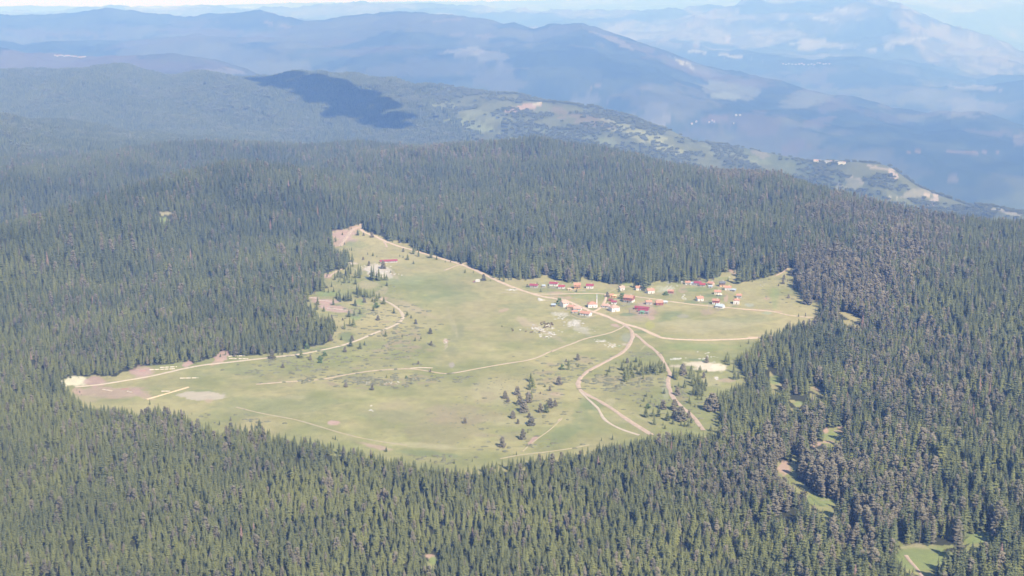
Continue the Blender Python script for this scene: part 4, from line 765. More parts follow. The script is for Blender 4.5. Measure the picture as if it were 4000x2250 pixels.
# ------------------------------------------------------------------ low juniper scrub and boulders (nobody could count them)
def mounds(name, spec, mat, label, cat, flat, jag, n=9, seed=3):
    r_ = random.Random(seed); V = []; Fc = []
    for (x, y, sp_x, sp_y, cnt, s0, s1) in spec:
        pxs = [x + r_.gauss(0, 1) * sp_x for _ in range(cnt)]; pys = [y + r_.gauss(0, 1) * sp_y for _ in range(cnt)]
        if not cnt: continue
        X, Y, Z, D = at(pxs, pys)
        okm = inpoly(np.array(pxs), np.array(pys), MEADOW)
        for a, b, c, ok in zip(X, Y, Z, okm):
            if not ok: continue
            s = r_.uniform(s0, s1); el = r_.uniform(.6, 1.6); base = len(V); hh = s * flat * r_.uniform(.6, 1.3)
            for ring, (rr, hz) in enumerate(((1.0, -.15), (.8, .6), (.42, .95))):
                for k in range(n):
                    t_ = 6.283 * k / n; q = rr * s * r_.uniform(1 - jag, 1 + jag)
                    V.append((a + q * math.cos(t_) * el, b + q * math.sin(t_) / el ** .5, c + hh * hz * r_.uniform(.8, 1.2)))
            V.append((a, b, c + hh))
            for k in range(n):
                k2 = (k + 1) % n
                Fc.append((base + k, base + k2, base + n + k2, base + n + k)); Fc.append((base + n + k, base + n + k2, base + 2 * n + k2, base + 2 * n + k)); Fc.append((base + 2 * n + k, base + 2 * n + k2, base + 3 * n))
    m = bpy.data.meshes.new(name); m.from_pydata(V, [], Fc); m.materials.append(mat); o = bpy.data.objects.new(name, m); COL.objects.link(o); tag(o, label, cat, kind='stuff'); return o
mounds('juniper_scrub', [(1560, 1330, 70, 60, 120, 1.2, 3.4), (1500, 1485, 160, 12, 130, 1.2, 3.6), (1250, 1400, 160, 35, 120, 1.0, 3.0), (1150, 1440, 120, 25, 60, 1.0, 3.0), (1480, 1250, 110, 30, 60, 1, 2.6), (1400, 1210, 90, 18, 40, 1, 3.0), (2390, 1500, 55, 24, 60, 1.5, 3.6), (2510, 1490, 50, 14, 30, 1.2, 3.2), (2520, 1385, 50, 6, 14, 1.2, 3), (2130, 1470, 60, 35, 60, 1, 3), (2090, 1590, 80, 60, 60, 1, 2.6), (2280, 1420, 40, 14, 30, 1, 3.2), (1960, 1500, 90, 60, 70, .5, 1.2), (1820, 1640, 110, 50, 80, .5, 1.3), (2660, 1560, 40, 30, 30, 1, 3), (2480, 1560, 60, 30, 30, .8, 2.6), (1500, 1130, 60, 20, 24, .8, 2.2), (2040, 1740, 90, 14, 26, 1, 2.6), (1700, 1790, 90, 12, 26, 1.2, 3), (900, 1640, 120, 20, 30, 1, 2.4), (2150, 1125, 60, 12, 14, .8, 2), (3060, 1120, 60, 40, 30, 1, 2.4), (2750, 1600, 50, 60, 40, 1, 2.4)],
       M_scrub, 'low grey-green juniper scrub dotted over the meadow', 'scrub', .26, .25)
mounds('pale_rocks', [(2110, 1285, 22, 8, 40, .4, 1.5), (2150, 1305, 26, 8, 44, .4, 1.6), (2245, 1262, 16, 5, 30, .5, 1.6), (2270, 1283, 30, 8, 24, .3, .8), (2187, 1228, 16, 6, 24, .4, 1.2), (1475, 1048, 26, 8, 50, .5, 1.7), (1500, 1068, 26, 8, 40, .5, 1.6), (1420, 1050, 20, 6, 24, .4, 1.4), (1996, 1132, 8, 2, 14, .6, 2.2), (2108, 1170, 6, 3, 12, .8, 2.4), (1740, 1345, 4, 18, 16, .3, .8), (2345, 1333, 12, 4, 14, .4, 1.2), (2388, 1349, 12, 5, 16, .4, 1.3), (2640, 1402, 10, 2, 16, .5, 1.5), (1425, 1493, 24, 3, 22, .3, .9), (1510, 1495, 20, 3, 18, .3, .9), (2615, 1125, 12, 8, 40, .4, 1.1), (2670, 1162, 6, 4, 10, .5, 1.5), (2975, 1110, 12, 6, 8, .3, .9), (2860, 1083, 10, 4, 8, .4, 1), (2190, 1245, 12, 4, 12, .4, 1.2), (1450, 1602, 6, 3, 5, .5, 1.4), (2800, 1478, 6, 3, 8, .6, 1.5), (2620, 1104, 14, 3, 10, .4, 1.2), (1910, 1010, 14, 5, 8, .3, .8), (2770, 1400, 40, 12, 20, .4, 1.2)],
       M_rock, 'pale limestone boulders breaking through the meadow grass', 'rocks', .45, .3, n=6, seed=9)

# ------------------------------------------------------------------ houses
def house(name, o, x, y, W, Dp, h, roof, wall, yaw, label, rh=None, porch=0, lower=None, hip=False, chim=1, cat='house', group='houses of the village', winpos=(-.28, .28), storeys=1, flat=False, over=.55):
    px_, py_ = o[0] + x / o[2], o[1] + y / o[2]
    X, Y, Z, D = (float(v[0]) for v in at([px_], [py_]))
    a = math.atan2(X, Y)
    e = empty(name, (X + math.sin(a) * Dp * .5, Y + math.cos(a) * Dp * .5, 0), -a + R(yaw)); tag(e, label, cat, group)
    cx, cy = e.location.x, e.location.y; e.location.z = float(min(H(cx + dx, cy + dy) for dx in (-W / 3, W / 3) for dy in (-Dp / 3, Dp / 3)))
    w2, d2 = W / 2, Dp / 2; rh = rh if rh is not None else Dp * .27
    m = MB(); m.box(-w2, w2, -d2, d2, -1.5, h)
    if not flat and not hip:
        m.add([(-w2, -d2, h), (-w2, d2, h), (-w2, 0, h + rh), (w2, -d2, h), (w2, d2, h), (w2, 0, h + rh)], [(0, 2, 1), (3, 4, 5)])
    if lower:
        m2 = MB(); m2.box(-w2 - .06, w2 + .06, -d2 - .06, d2 + .06, -1.5, h * .45); m2.build('lower_storey', MM[lower], e)
    m.build('wall', MM[wall], e)
    r = MB(); ov = over; th = .16
    if flat:
        r.add([(-w2 - ov, -d2 - ov, h + .05), (w2 + ov, -d2 - ov, h + .05), (w2 + ov, d2 + ov, h + .7), (-w2 - ov, d2 + ov, h + .7), (-w2 - ov, -d2 - ov, h + .05 + th), (w2 + ov, -d2 - ov, h + .05 + th), (w2 + ov, d2 + ov, h + .7 + th), (-w2 - ov, d2 + ov, h + .7 + th)],
              [(0, 3, 2, 1), (4, 5, 6, 7), (0, 1, 5, 4), (1, 2, 6, 5), (2, 3, 7, 6), (3, 0, 4, 7)])
    elif hip:
        k = min(w2, d2) * .95; z0 = h + .02; z1 = h + rh + .1
        vs = [(-w2 - ov, -d2 - ov, z0), (w2 + ov, -d2 - ov, z0), (w2 + ov, d2 + ov, z0), (-w2 - ov, d2 + ov, z0), (-w2 + k, 0, z1), (w2 - k, 0, z1)]
        r.add(vs, [(0, 1, 5, 4), (2, 3, 4, 5), (1, 2, 5), (3, 0, 4), (0, 3, 2, 1)])
    else:
        sl = rh / d2; zb = h - sl * ov
        for s in (-1, 1):
            r.add([(-w2 - ov, s * (d2 + ov), zb + .03), (w2 + ov, s * (d2 + ov), zb + .03), (w2 + ov, 0, h + rh + .03), (-w2 - ov, 0, h + rh + .03), (-w2 - ov, s * (d2 + ov), zb + .03 + th), (w2 + ov, s * (d2 + ov), zb + .03 + th), (w2 + ov, 0, h + rh + .03 + th), (-w2 - ov, 0, h + rh + .03 + th)],
                  [(0, 3, 2, 1), (4, 5, 6, 7), (0, 1, 5, 4), (1, 2, 6, 5), (3, 0, 4, 7)] if s < 0 else [(0, 1, 2, 3), (4, 7, 6, 5), (0, 4, 5, 1), (1, 5, 6, 2), (3, 7, 4, 0)])
    ro = r.build('roof', MM[roof], e)
    if chim:
        c = MB(); cx_ = w2 * .35; c.box(cx_ - .3, cx_ + .3, .3, .9, h + rh * .55, h + rh + .8); c.box(cx_ - .38, cx_ + .38, .22, .98, h + rh + .8, h + rh + .95); c.build('chimney', MM['white'], ro)
    for s in range(storeys):
        zb = .9 + s * 2.6
        for u in winpos:
            wm = MB(); wm.box(u * W - .5, u * W + .5, -d2 - .10, -d2 + .05, zb, zb + 1.15); wi = wm.build('window', MM['white'], e)
            gl = MB(); gl.box(u * W - .4, u * W + .4, -d2 - .13, -d2 - .08, zb + .1, zb + 1.05); gl.build('pane', M_glass, wi)
        wm = MB(); wm.box(w2 - .05, w2 + .10, -.5, .5, zb, zb + 1.15); wi = wm.build('window', MM['white'], e)
        gl = MB(); gl.box(w2 + .08, w2 + .13, -.4, .4, zb + .1, zb + 1.05); gl.build('pane', M_glass, wi)
    dm = MB(); dm.box(-.5, .5, -d2 - .09, -d2 + .05, 0, 2.05); dm.build('door', MM['wood'], e)
    if porch:
        p = MB(); p.box(-w2, w2, -d2 - porch, -d2 - .15, h * .48, h * .48 + .18); p.build('balcony', MM['tanwall'], e)
        p = MB(); p.box(-w2, w2, -d2 - porch, -d2 - porch + .08, h * .48 + .18, h * .48 + 1.0); p.build('railing', MM['brick' if roof != 'crimson' else 'white'], e)
        for u in (-w2 + .15, 0, w2 - .15):
            q = MB(); q.box(u - .08, u + .08, -d2 - porch, -d2 - porch + .16, -1.5, h * .48); q.build('post', MM['wood'], e)
    return e
Hs = [
 ('house', c1, 500, 452, 9.5, 6, 2.4, 'crimson', 'grey', -14, 'low crimson-roofed house, westernmost of the upper row'),
 ('house', c1, 785, 432, 10, 6, 3.0, 'crimson', 'white', -14, 'long crimson-roofed house with white gable, second in the upper row'),
 ('house', c1, 897, 468, 7.5, 6, 2.4, 'red', 'white', -8, 'small bright red-roofed house touching the white-gabled crimson one'),
 ('house', c1, 1122, 470, 8, 7, 4.8, 'orange', 'ochre', 0, 'orange two-storey house with balcony in the upper row', dict(porch=1.3, storeys=2)),
 ('house', c1, 1303, 466, 8.5, 7, 3.2, 'crimson', 'white', -4, 'crimson-roofed house with white front and small chimney, easternmost of the upper row'),
 ('house', c1, 1757, 492, 6, 5, 3.4, 'salmon', 'white', 30, 'small whitewashed house with pale front west of the tall lone spruce'),
 ('house', c1, 2003, 492, 8, 6, 3.2, 'orange', 'white', 18, 'white house with orange roof directly left of the tall lone spruce'),
 ('house', c1, 2168, 538, 8.5, 7, 3.6, 'orange', 'white', 24, 'white house with orange roof directly right of the tall lone spruce'),
 ('house', c1, 2465, 535, 6.5, 5, 2.6, 'orange', 'brick', -6, 'small brick-walled house with orange roof on the bouldery slope'),
 ('shed', c1, 1612, 592, 4.5, 4, 2.8, 'orange', 'ochre', 10, 'small orange shed beside the dark round tree', dict(cat='shed', chim=0, winpos=())),
 ('shed', c1, 1655, 598, 4.5, 4, 2.0, 'yellow', 'ochre', -10, 'low ochre shed right of the orange shed', dict(cat='shed', chim=0, winpos=(), flat=True)),
 ('large_house', c1, 1865, 668, 11, 9, 5.6, 'orange', 'brick', -20, 'large two-storey house with red balcony and white ground floor', dict(porch=1.8, storeys=2, lower='white')),
 ('house', c1, 1648, 690, 6, 4.5, 2.6, 'crimson', 'white', -6, 'tiny white house with dark red roof near the road fork'),
 ('house', c1, 1537, 748, 7.5, 5.5, 2.8, 'salmon', 'white', -24, 'small white house with salmon roof left of the big white house'),
 ('house', c1, 1648, 800, 10, 9, 4.8, 'salmon', 'white', 28, 'big white two-storey house with salmon hipped roof', dict(storeys=2, hip=True, rh=2.4)),
 ('house', c1, 935, 735, 7.5, 8, 4.8, 'salmon', 'white', 32, 'tall white house with salmon roof at the head of the roadside row', dict(storeys=2)),
 ('house', c1, 1033, 768, 7, 6, 3.2, 'orange', 'yellow', -22, 'yellow-walled house with orange roof, second in the roadside row'),
 ('house', c1, 1128, 792, 8.5, 6, 3.0, 'salmon', 'white', -14, 'salmon-roofed white house, third in the roadside row'),
 ('shed', c1, 1085, 822, 6, 4, 2.0, 'orange', 'grey', 4, 'low orange-roofed shed in the yard of the roadside row', dict(cat='shed', chim=0, winpos=())),
 ('house', c1, 1245, 862, 12, 7, 3.0, 'orange', 'white', -30, 'long white house with orange-red roof, last in the roadside row'),
 ('shed', c1, 780, 728, 4.5, 4, 2.0, 'steel', 'slate', 5, 'grey flat-roofed shed west of the roadside row', dict(cat='shed', chim=0, winpos=(), flat=True)),
 ('house', c1, 2145, 698, 6.5, 5.5, 3.2, 'orange', 'grey', 14, 'grey-walled house with orange roof above the crimson barn'),
 ('house', c1, 2298, 708, 8, 6.5, 3.2, 'orange', 'redwall', 10, 'red-brown house with orange roof and terrace above the crimson barn'),
 ('barn', c1, 2050, 778, 16, 5, 2.6, 'crimson', 'brick', -17, 'long crimson-roofed barn at the top of the fenced yard', dict(cat='barn', chim=0)),
 ('barn', c1, 2070, 812, 11, 5, 2.2, 'crimson', 'grey', -17, 'shorter crimson-roofed barn wing inside the fenced yard', dict(cat='barn', chim=0, winpos=())),
 ('shed', c1, 2055, 835, 4.2, 4, 2.4, 'green', 'green', -17, 'pale green shed below the crimson barns', dict(cat='shed', chim=0, winpos=(), flat=True)),
 ('house', c2, 505, 412, 6, 5, 2.8, 'orange', 'white', -4, 'white house with orange roof, first in the row under the forest'),
 ('shed', c2, 568, 418, 5.5, 5, 2.2, 'steel', 'white', -6, 'pale grey shed between the orange and crimson roofs under the forest', dict(cat='shed', chim=0, winpos=(), flat=True)),
 ('house', c2, 645, 425, 8.5, 6, 3.2, 'crimson', 'grey', -8, 'tall crimson-roofed house in the row under the forest'),
 ('house', c2, 715, 436, 6.5, 6, 2.0, 'red', 'grey', -8, 'low crimson lean-to house beside the tall crimson one', dict(chim=0)),
 ('house', c2, 835, 428, 7, 6, 3.2, 'orange', 'tanwall', -26, 'weathered tan-walled house with orange roof under the forest'),
 ('shed', c2, 828, 458, 4.5, 3.5, 1.8, 'steel', 'grey', 0, 'low metal-roofed shed below the tan-walled house', dict(cat='shed', chim=0, winpos=(), flat=True)),
 ('house', c2, 995, 440, 6.5, 5.5, 4.6, 'slate', 'wood', 10, 'dark timber house with slate roof at the east end', dict(lower='ochre', storeys=2)),
 ('house', c2, 1078, 492, 7.5, 6, 3.4, 'orange', 'white', 0, 'white house with orange roof in front of the dark timber house'),
 ('house', c2, 932, 552, 7.5, 6, 3.2, 'orange', 'cream', -4, 'cream house with orange roof standing alone on the terrace'),
 ('house', c2, 670, 648, 7.5, 7, 3.4, 'orange', 'white', 24, 'white house with orange roof alone above the upper lane'),
 ('house', c2, 908, 697, 7.5, 6, 4.6, 'orange', 'redwall', -14, 'red-walled house with white ground floor and orange roof', dict(lower='white', storeys=2)),
 ('house', c2, 968, 752, 9, 6.5, 2.6, 'steel', 'white', -24, 'white house with blue-grey metal roof below the red-walled house'),
 ('house', c2, 1238, 602, 5.8, 5, 3.0, 'orange', 'grey', 0, 'grey-walled house with orange roof, easternmost upper house'),
 ('house', c2, 1200, 692, 7, 7, 4.4, 'orange', 'white', 0, 'white two-storey house with orange roof and deck, easternmost lower house', dict(hip=True, rh=2.0, storeys=2)),
 ('shed', c1, 640, 450, 3.5, 3, 2.0, 'steel', 'grey', 12, 'small grey shed right of the westernmost crimson house', dict(cat='shed', chim=0, winpos=(), flat=True)),
 ('shed', c1, 1010, 494, 4, 3, 1.6, 'tanwall', 'tanwall', 0, 'low tan shed left of the orange two-storey house', dict(cat='shed', chim=0, winpos=(), flat=True)),
 ('shed', c1, 2385, 684, 4, 3, 2.0, 'steel', 'dim', 20, 'small pale shed right of the red-brown house', dict(cat='shed', chim=0, winpos=())),
 ('shed', c1, 1600, 650, 5, 3, 1.8, 'brick', 'brick', 0, 'low brown shed below the dark round tree', dict(cat='shed', chim=0, winpos=(), flat=True)),
 ('shed', c2, 1160, 508, 5, 4, 1.8, 'steel', 'grey', -20, 'grey shed right of the white house below the timber house', dict(cat='shed', chim=0, winpos=(), flat=True)),
 ('shed', c2, 962, 574, 4.5, 3, 1.4, 'cream', 'dim', 0, 'low pale shed below the cream house', dict(cat='shed', chim=0, winpos=(), flat=True)),
 ('shed', c2, 430, 398, 2.6, 2.6, 2.0, 'cream', 'cream', 0, 'tiny cream hut at the west end of the row under the forest', dict(cat='shed', chim=0, winpos=(), flat=True)),
 ('shed', c2, 175, 680, 4, 3, 1.8, 'steel', 'dim', 10, 'small metal shed between the lane and the red-brown house', dict(cat='shed', chim=0, winpos=(), flat=True)),
 ('shed', c1, 2125, 835, 3, 2.6, 2.0, 'dim', 'dim', -17, 'tiny pale hut at the lower corner of the barn yard', dict(cat='shed', chim=0, winpos=(), flat=True)),
 ('long_barn', c3, 1115, 534, 23, 5.5, 2.3, 'crimson', 'grey', 9, 'long low barn with crimson roof alone at the far end of the meadow', dict(cat='barn', chim=0, winpos=(-.4, -.25, -.1, .1, .25, .4), group=None)),
]
for h in Hs: house(*h[:11], **(h[11] if len(h) > 11 else {}))
m_ = house('mosque', c1, 1335, 742, 10.5, 8.5, 4.0, 'orange', 'white', 10, 'white village mosque with orange hipped roof beside its minaret', rh=2.4, hip=True, chim=0, cat='mosque', group=None)
X, Y, Z, D = (float(v[0]) for v in at([c1[0] + 1400 / c1[2]], [c1[1] + 735 / c1[2]]))
e = empty('minaret', (X, Y, Z)); tag(e, 'slender white minaret with a gallery standing beside the mosque', 'minaret')
m = MB(); m.box(-.95, .95, -.95, .95, -1, 3.4); m.build('base', MM['white'], e)
m = MB(); m.cyl((0, 0, 3.4), (0, 0, 10.4), .72, .6, 12); m.build('shaft', MM['white'], e)
m = MB(); m.cyl((0, 0, 10.4), (0, 0, 10.9), .65, 1.15, 12); m.cyl((0, 0, 10.9), (0, 0, 11.7), 1.15, 1.15, 12); m.build('gallery', MM['grey'], e)
m = MB(); m.cyl((0, 0, 11.7), (0, 0, 13.4), .5, .5, 12); m.build('turret', MM['white'], e)
m = MB(); m.cyl((0, 0, 13.4), (0, 0, 16.0), .62, .03, 12); m.build('spire', MM['steel'], e)

# fences, poles, logs, vehicles
def fence(o, pts, label, hgt=1.2):
    p = T(o, pts); x, y, z, D = at([a[0] for a in p], [a[1] for a in p]); e = empty('wooden_fence', (x[0], y[0], z[0])); tag(e, label, 'fence', 'wooden fences round the yards')
    for i in range(len(p) - 1):
        L = math.hypot(x[i + 1] - x[i], y[i + 1] - y[i]); n = max(1, int(L / 3))
        rl = MB()
        for hh in (.5, 1.0):
            a = (x[i] - x[0], y[i] - y[0], z[i] - z[0] + hh * hgt); b = (x[i + 1] - x[0], y[i + 1] - y[0], z[i + 1] - z[0] + hh * hgt); rl.cyl(a, b, .09, .09, 4)
        rl.build('rail', M_grey, e)
        for k in range(n + 1):
            t_ = k / n; a = (x[i] + (x[i + 1] - x[i]) * t_ - x[0], y[i] + (y[i + 1] - y[i]) * t_ - y[0]); zz = float(H(a[0] + x[0], a[1] + y[0])) - z[0]
            q = MB(); q.cyl((a[0], a[1], zz - .3), (a[0], a[1], zz + hgt * 1.1), .11, .1, 5); q.build('post', M_grey, e)
fence(c1, [(1880, 770), (1870, 830), (1960, 850), (2130, 860), (2180, 810)], 'grey wooden fence around the yard of the crimson barns')
fence(c1, [(700, 435), (720, 460), (840, 470)], 'grey wooden fence in front of the white-gabled crimson house')
fence(c1, [(1700, 690), (1770, 725), (1880, 700)], 'grey wooden fence below the large two-storey house')
fence(c1, [(1040, 830), (1120, 875), (1230, 890), (1320, 880)], 'grey wooden fence behind the roadside row')
fence(c2, [(800, 745), (870, 750), (900, 770), (960, 785)], 'grey wooden fence beside the blue-grey roofed house')
fence(c2, [(1130, 490), (1180, 505), (1160, 520)], 'grey wooden fence right of the white house below the timber house')
for o, x, y, lb in ((c1, 343, 385, 'wooden utility pole on the grass above the upper row of houses'), (c1, 612, 515, 'wooden utility pole under the first crimson roofs'), (c1, 1186, 728, 'wooden utility pole beside the main road near the mosque'), (c1, 1775, 722, 'wooden utility pole below the large two-storey house'), (c1, 2465, 640, 'wooden utility pole on the upper lane'), (c2, 800, 790, 'wooden utility pole on the slope left of the blue-grey roof')):
    X, Y, Z, D = (float(v[0]) for v in at([o[0] + x / o[2]], [o[1] + y / o[2]])); e = empty('utility_pole', (X, Y, Z)); tag(e, lb, 'utility pole', 'utility poles in the village')
    m = MB(); m.cyl((0, 0, -.5), (0, 0, 8.5), .16, .11, 6); m.build('pole', M_grey, e); m = MB(); m.box(-.9, .9, -.06, .06, 7.7, 7.85); m.build('crossarm', M_grey, e)
def logs(o, x0, y0, x1, y1, nrow, label):
    p = T(o, [(x0, y0), (x1, y1)]); x, y, z, D = at([p[0][0], p[1][0]], [p[0][1], p[1][1]]); L = math.hypot(x[1] - x[0], y[1] - y[0]); dx, dy = (x[1] - x[0]) / L, (y[1] - y[0]) / L
    mb = MB(); r_ = random.Random(int(x0)); s = 0
    while s < L:
        l = r_.uniform(3, 5)
        for k in range(nrow):
            ox = -dy * (k - nrow / 2) * .5; oy = dx * (k - nrow / 2) * .5; a = (x[0] + dx * s + ox, y[0] + dy * s + oy); b = (x[0] + dx * min(L, s + l) + ox, y[0] + dy * min(L, s + l) + oy)
            hz = .25 + .3 * (k % 2)
            mb.cyl((a[0] - x[0], a[1] - y[0], float(H(*a)) - z[0] + hz), (b[0] - x[0], b[1] - y[0], float(H(*b)) - z[0] + hz), .24, .2, 6)
        s += l + r_.uniform(.3, 1.5)
    ob = mb.build('log_row', M_log, None, loc=(float(x[0]), float(y[0]), float(z[0]))); tag(ob, label, 'logs', 'rows of felled logs lying by the left road')
logs(cB, 1240, 468, 1560, 455, 3, 'long row of pale logs between the forest edge and the left road')
logs(cB, 1370, 440, 1580, 430, 2, 'short row of pale logs just under the left forest edge')
logs(cB, 2230, 297, 2430, 292, 3, 'upper row of pale logs beside the earth ramp')
logs(cB, 2240, 326, 2480, 330, 3, 'lower row of pale logs beside the earth ramp')
logs(cB, 1390, 738, 1500, 738, 3, 'pale logs lying left of the straight orange strip')
logs(cB, 650, 715, 770, 735, 2, 'pale logs scattered below the western end of the road')
logs(cB, 960, 738, 1020, 752, 3, 'short pale log heap on the bare western meadow')
logs(cB, 1620, 575, 1850, 570, 2, 'row of pale logs on the grass under the left road')
logs(cC, 800, 155, 1050, 185, 3, 'row of pale logs on the bare slope of the left hollow')
logs(cC, 700, 68, 870, 85, 2, 'upper row of pale logs in the left hollow')
logs(cC, 600, 38, 680, 45, 2, 'short pale log row at the back of the left hollow')
def vehicle():
    X, Y, Z, D = (float(v[0]) for v in at([c3[0] + 2168 / c3[2]], [c3[1] + 762 / c3[2]])); e = empty('caravan', (X, Y, Z), R(8)); tag(e, 'white caravan parked on the meadow below the main road', 'caravan')
    m = MB(); m.box(-2.6, 2.6, -1.2, 1.2, .6, 2.9); m.box(-2.3, 2.3, -1.1, 1.1, 2.9, 3.1); m.build('body', MM['white'], e)
    for u in (-1.3, 0.2, 1.5):
        q = MB(); q.box(u - .4, u + .4, -1.24, -1.18, 1.6, 2.3); q.build('window', M_glass, e)
    for u in (-.5, .5):
        q = MB(); q.cyl((u, -1.25, .35), (u, 1.25, .35), .35, .35, 12); q.build('wheel', MM['slate'], e)
    q = MB(); q.box(-3.6, -2.6, -.08, .08, .5, .62); q.build('drawbar', MM['slate'], e)
    X, Y, Z, D = (float(v[0]) for v in at([c3[0] + 2138 / c3[2]], [c3[1] + 766 / c3[2]])); e = empty('tractor', (X - .8, Y - 1.0, Z), R(8)); tag(e, 'small red tractor standing beside the white caravan', 'tractor')
    m = MB(); m.box(-1.8, -.1, -.42, .42, .8, 1.6); m.box(-.1, .9, -.6, .6, .8, 1.3); m.build('body', MM['red'], e)
    m = MB(); [m.cyl((a, b, 1.3), (a, b, 2.5), .05, .05, 4) for a in (-.1, .9) for b in (-.55, .55)]; m.box(-.25, 1.05, -.7, .7, 2.5, 2.6); m.build('cab', MM['red'], e)
    for (u, v, r) in ((.5, -.75, .75), (.5, .75, .75), (-1.5, -.6, .42), (-1.5, .6, .42)):
        q = MB(); q.cyl((u, v - .18, r), (u, v + .18, r), r, r, 14); q.build('wheel', MM['slate'], e)
vehicle()
# ---- cattle: one continuous body each
def cow_mesh(mat):
    """trunk, neck, head, four jointed legs and tail, grown as one skin"""
    me = bpy.data.meshes.new('cow')
    V = [(0, 0, 1.05), (.45, 0, 1.08), (.85, 0, 1.1), (1.15, 0, 1.3), (1.4, 0, 1.35), (1.7, 0, 1.15), (-.45, 0, 1.08), (-.85, 0, 1.12), (-1.0, 0, .9), (-1.05, 0, .5)]
    Rd = [.38, .37, .33, .2, .17, .1, .36, .28, .04, .03]
    E = [(0, 1), (1, 2), (2, 3), (3, 4), (4, 5), (0, 6), (6, 7), (7, 8), (8, 9)]
    for s in (-1, 1):
        b = len(V); V += [(.75, .22 * s, .78), (.78, .22 * s, .42), (.76, .22 * s, .04)]; Rd += [.13, .075, .06]; E += [(2, b), (b, b + 1), (b + 1, b + 2)]
        b = len(V); V += [(-.7, .22 * s, .8), (-.88, .22 * s, .5), (-.82, .22 * s, .04)]; Rd += [.16, .075, .06]; E += [(7, b), (b, b + 1), (b + 1, b + 2)]
        b = len(V); V += [(1.38, .2 * s, 1.44)]; Rd += [.05]; E += [(4, b)]
    me.from_pydata(V, E, []); o = bpy.data.objects.new('cow', me); COL.objects.link(o)
    sk = o.modifiers.new('skin', 'SKIN'); o.modifiers.new('sub', 'SUBSURF').levels = 1
    for v, r in zip(me.skin_vertices[0].data, Rd): v.radius = (r, r)
    me.skin_vertices[0].data[0].use_root = True
    dg = bpy.context.evaluated_depsgraph_get(); m2 = bpy.data.meshes.new_from_object(o.evaluated_get(dg)); bpy.data.objects.remove(o)
    m2.name = 'cow'; m2.materials.clear(); m2.materials.append(mat); return m2
M_cows = [noisy('brown_hide', (.13, .07, .045), .2, 2), noisy('black_hide', (.03, .028, .026), .2, 2), noisy('white_hide', (.72, .68, .62), .15, 2)]
cowm = [cow_mesh(m) for m in M_cows]
CW = "605 965 0 600 985 0 615 995 1 650 958 0 640 978 1 665 985 0 660 1000 0 690 990 0 700 975 1 712 1000 2 690 1010 2 705 1015 0 725 985 0 745 975 0 755 970 1 750 995 0 770 998 0 735 1010 0 720 1022 2 730 1030 0 690 1025 0 655 1018 0 640 1035 1 668 1035 0 760 985 0 190 1062 1 192 1082 0 297 1072 2 385 1092 0 40 1018 1 575 1103 1 530 1110 2 450 1105 0 475 1100 0"
cv = [int(a) for a in CW.split()]
hide = ('brown', 'black', 'white')
for i in range(0, len(cv), 3):
    X, Y, Z, D = (float(v[0]) for v in at([c1[0] + cv[i] / c1[2]], [c1[1] + cv[i + 1] / c1[2]]))
    o = bpy.data.objects.new('cow', cowm[cv[i + 2]]); COL.objects.link(o); o.location = (X, Y, Z); o.rotation_euler = (0, 0, random.uniform(0, 6.28))
    grp = 'in the grazing herd above the rocky strip' if cv[i] > 580 else 'straying left of the herd'
    tag(o, '%s cow %s' % (hide[cv[i + 2]], grp), 'cow', 'cattle grazing on the meadow, ' + hide[cv[i + 2]] + (' in the herd' if cv[i] > 580 else ' strays'))

# ---- houses far away on the ridges
def far_house(px_, py_, W, roof, wall, label, group, h=5):
    X, Y, Z, D = (float(v[0]) for v in at([px_], [py_])); e = empty('distant_house', (X, Y, Z), -math.atan2(X, Y) + random.uniform(-.4, .4)); tag(e, label, 'house', group)
    m = MB(); w2 = W / 2; d2 = W * .35; m.box(-w2, w2, -d2, d2, -3, h); m.add([(-w2, -d2, h), (-w2, d2, h), (-w2, 0, h + d2 * .5), (w2, -d2, h), (w2, d2, h), (w2, 0, h + d2 * .5)], [(0, 2, 1), (3, 4, 5)]); m.build('wall', MM[wall], e)
    r = MB(); o_ = .6; zt = h + d2 * .5 + .3
    r.add([(-w2 - o_, -d2 - o_, h - .1), (w2 + o_, -d2 - o_, h - .1), (w2 + o_, 0, zt), (-w2 - o_, 0, zt), (-w2 - o_, d2 + o_, h - .1), (w2 + o_, d2 + o_, h - .1)], [(0, 1, 2, 3), (3, 2, 5, 4)]); r.build('roof', MM[roof], e)
for i, xx in enumerate(range(215, 335, 9)):
    far_house(xx, 216 + (xx - 215) * .06 + random.uniform(0, 4), random.uniform(9, 15), random.choice(['orange', 'salmon', 'dim']), 'dim', 'tiny white and orange house of the far village on the upper left ridge', 'houses of the far village on the left ridge', 5)
for i, (xx, yy, ww) in enumerate(((3188, 634, 22), (3200, 633, 16), (3232, 637, 24), (3245, 637, 14), (3268, 636, 16), (3284, 640, 20), (3298, 641, 12))):
    far_house(xx, yy, ww * .8, 'dim' if i % 3 else 'salmon', 'cream', 'tiny white house on the crest of the pale green spur', 'houses on the pale green spur', 7)
for i, (xx, yy, ww) in enumerate(((2875, 452, 30), (2890, 452, 26), (2866, 484, 16), (2720, 478, 24), (2702, 486, 24), (2782, 474, 20), (2770, 480, 20), (2790, 478, 20))):
    far_house(xx, yy, ww * .5, 'dim' if i < 3 else 'salmon', 'dim', 'tiny pale building on the blue mountainside', 'scattered buildings on the blue mountainside', 8)
for i in range(16):
    far_house(3060 + i * 12 + random.uniform(-4, 4), 247 + random.uniform(0, 8), 18, random.choice(['dim', 'salmon', 'orange']), 'dim', 'tiny pale house of the hazy village below the far mountain', 'houses of the hazy far village', 6)

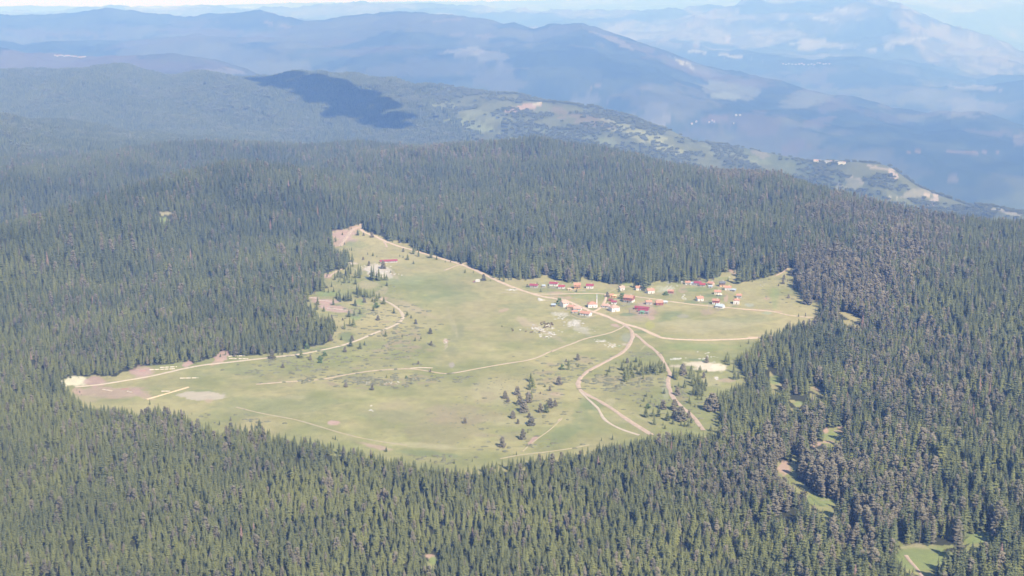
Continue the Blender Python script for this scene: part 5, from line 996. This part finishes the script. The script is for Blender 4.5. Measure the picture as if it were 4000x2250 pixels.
# ------------------------------------------------------------------ clouds above the frame, which shade parts of the woods
M_cloud, t, b = newmat('cloud_white', 1.0); b.inputs['Base Color'].default_value = (.9, .9, .92, 1); b.inputs['Specular IOR Level'].default_value = 0
def cloud(tx, ty, tz, lx, ly, ang, seed, alt=1700, n=26):
    k = (alt - tz) / sdir[2]; cx, cy = tx + sdir[0] * k, ty + sdir[1] * k
    r_ = random.Random(seed); V = []; Fc = []; ca, sa = math.cos(ang), math.sin(ang)
    for q in range(n):
        u = r_.uniform(-1, 1); v = r_.uniform(-1, 1) * math.sqrt(1 - u * u); a = u * lx; b_ = v * ly; s = min(lx, ly) * r_.uniform(.3, .62)
        ox, oy, oz = a * ca - b_ * sa, a * sa + b_ * ca, r_.uniform(0, .5) * s; base = len(V); nn, mm = 9, 5
        for i in range(mm + 1):
            th = math.pi * i / mm
            for j in range(nn):
                ph = 6.283 * j / nn; rr = s * r_.uniform(.85, 1.15); V.append((ox + rr * math.sin(th) * math.cos(ph), oy + rr * math.sin(th) * math.sin(ph), oz + rr * math.cos(th) * .45))
        for i in range(mm):
            for j in range(nn): Fc.append((base + i * nn + j, base + (i + 1) * nn + j, base + (i + 1) * nn + (j + 1) % nn, base + i * nn + (j + 1) % nn))
    m = bpy.data.meshes.new('cloud'); m.from_pydata(V, [], Fc); m.materials.append(M_cloud); o = bpy.data.objects.new('cloud', m); COL.objects.link(o); o.location = (cx, cy, alt); tag(o, 'white cumulus cloud above the frame shading the woods', 'cloud', kind='stuff')
def shade(px_, py_, lx, ly, ang, seed):
    X, Y, Z, D = (float(v[0]) for v in at([px_], [py_])); cloud(X, Y, Z, lx, ly, ang, seed)
shade(1060, 322, 110, 110, 0, 1); shade(1190, 345, 130, 150, .2, 2); shade(1310, 380, 130, 170, .3, 5); shade(1420, 432, 110, 150, .4, 6); shade(1520, 485, 80, 110, .4, 8)


# ------------------------------------------------------------------ the air
hb = MB(); zb_ = float(HZ.min()) - 3; hb.box(-36000, 36000, -600, 53000, zb_, 430)
haze = hb.build('haze', bpy.data.materials.new('haze_air')); tag(haze, 'blue summer haze between the near forest and the far ranges', 'haze', kind='stuff')
hm_ = haze.data.materials[0]; hm_.use_nodes = True; t = hm_.node_tree
for n in list(t.nodes):
    if n.type != 'OUTPUT_MATERIAL': t.nodes.remove(n)
out = [n for n in t.nodes if n.type == 'OUTPUT_MATERIAL'][0]
pv = t.nodes.new('ShaderNodeVolumePrincipled'); pv.inputs['Color'].default_value = (.235, .435, 1.0, 1); pv.inputs['Density'].default_value = 1.27e-4
pv.inputs['Absorption Color'].default_value = (1, 1, 1, 1); pv.inputs['Density Attribute'].default_value = ''; pv.inputs['Anisotropy'].default_value = -0.12
t.links.new(pv.outputs[0], out.inputs['Volume'])
print('forest trees', len(P_), 'lone', len(keepers))
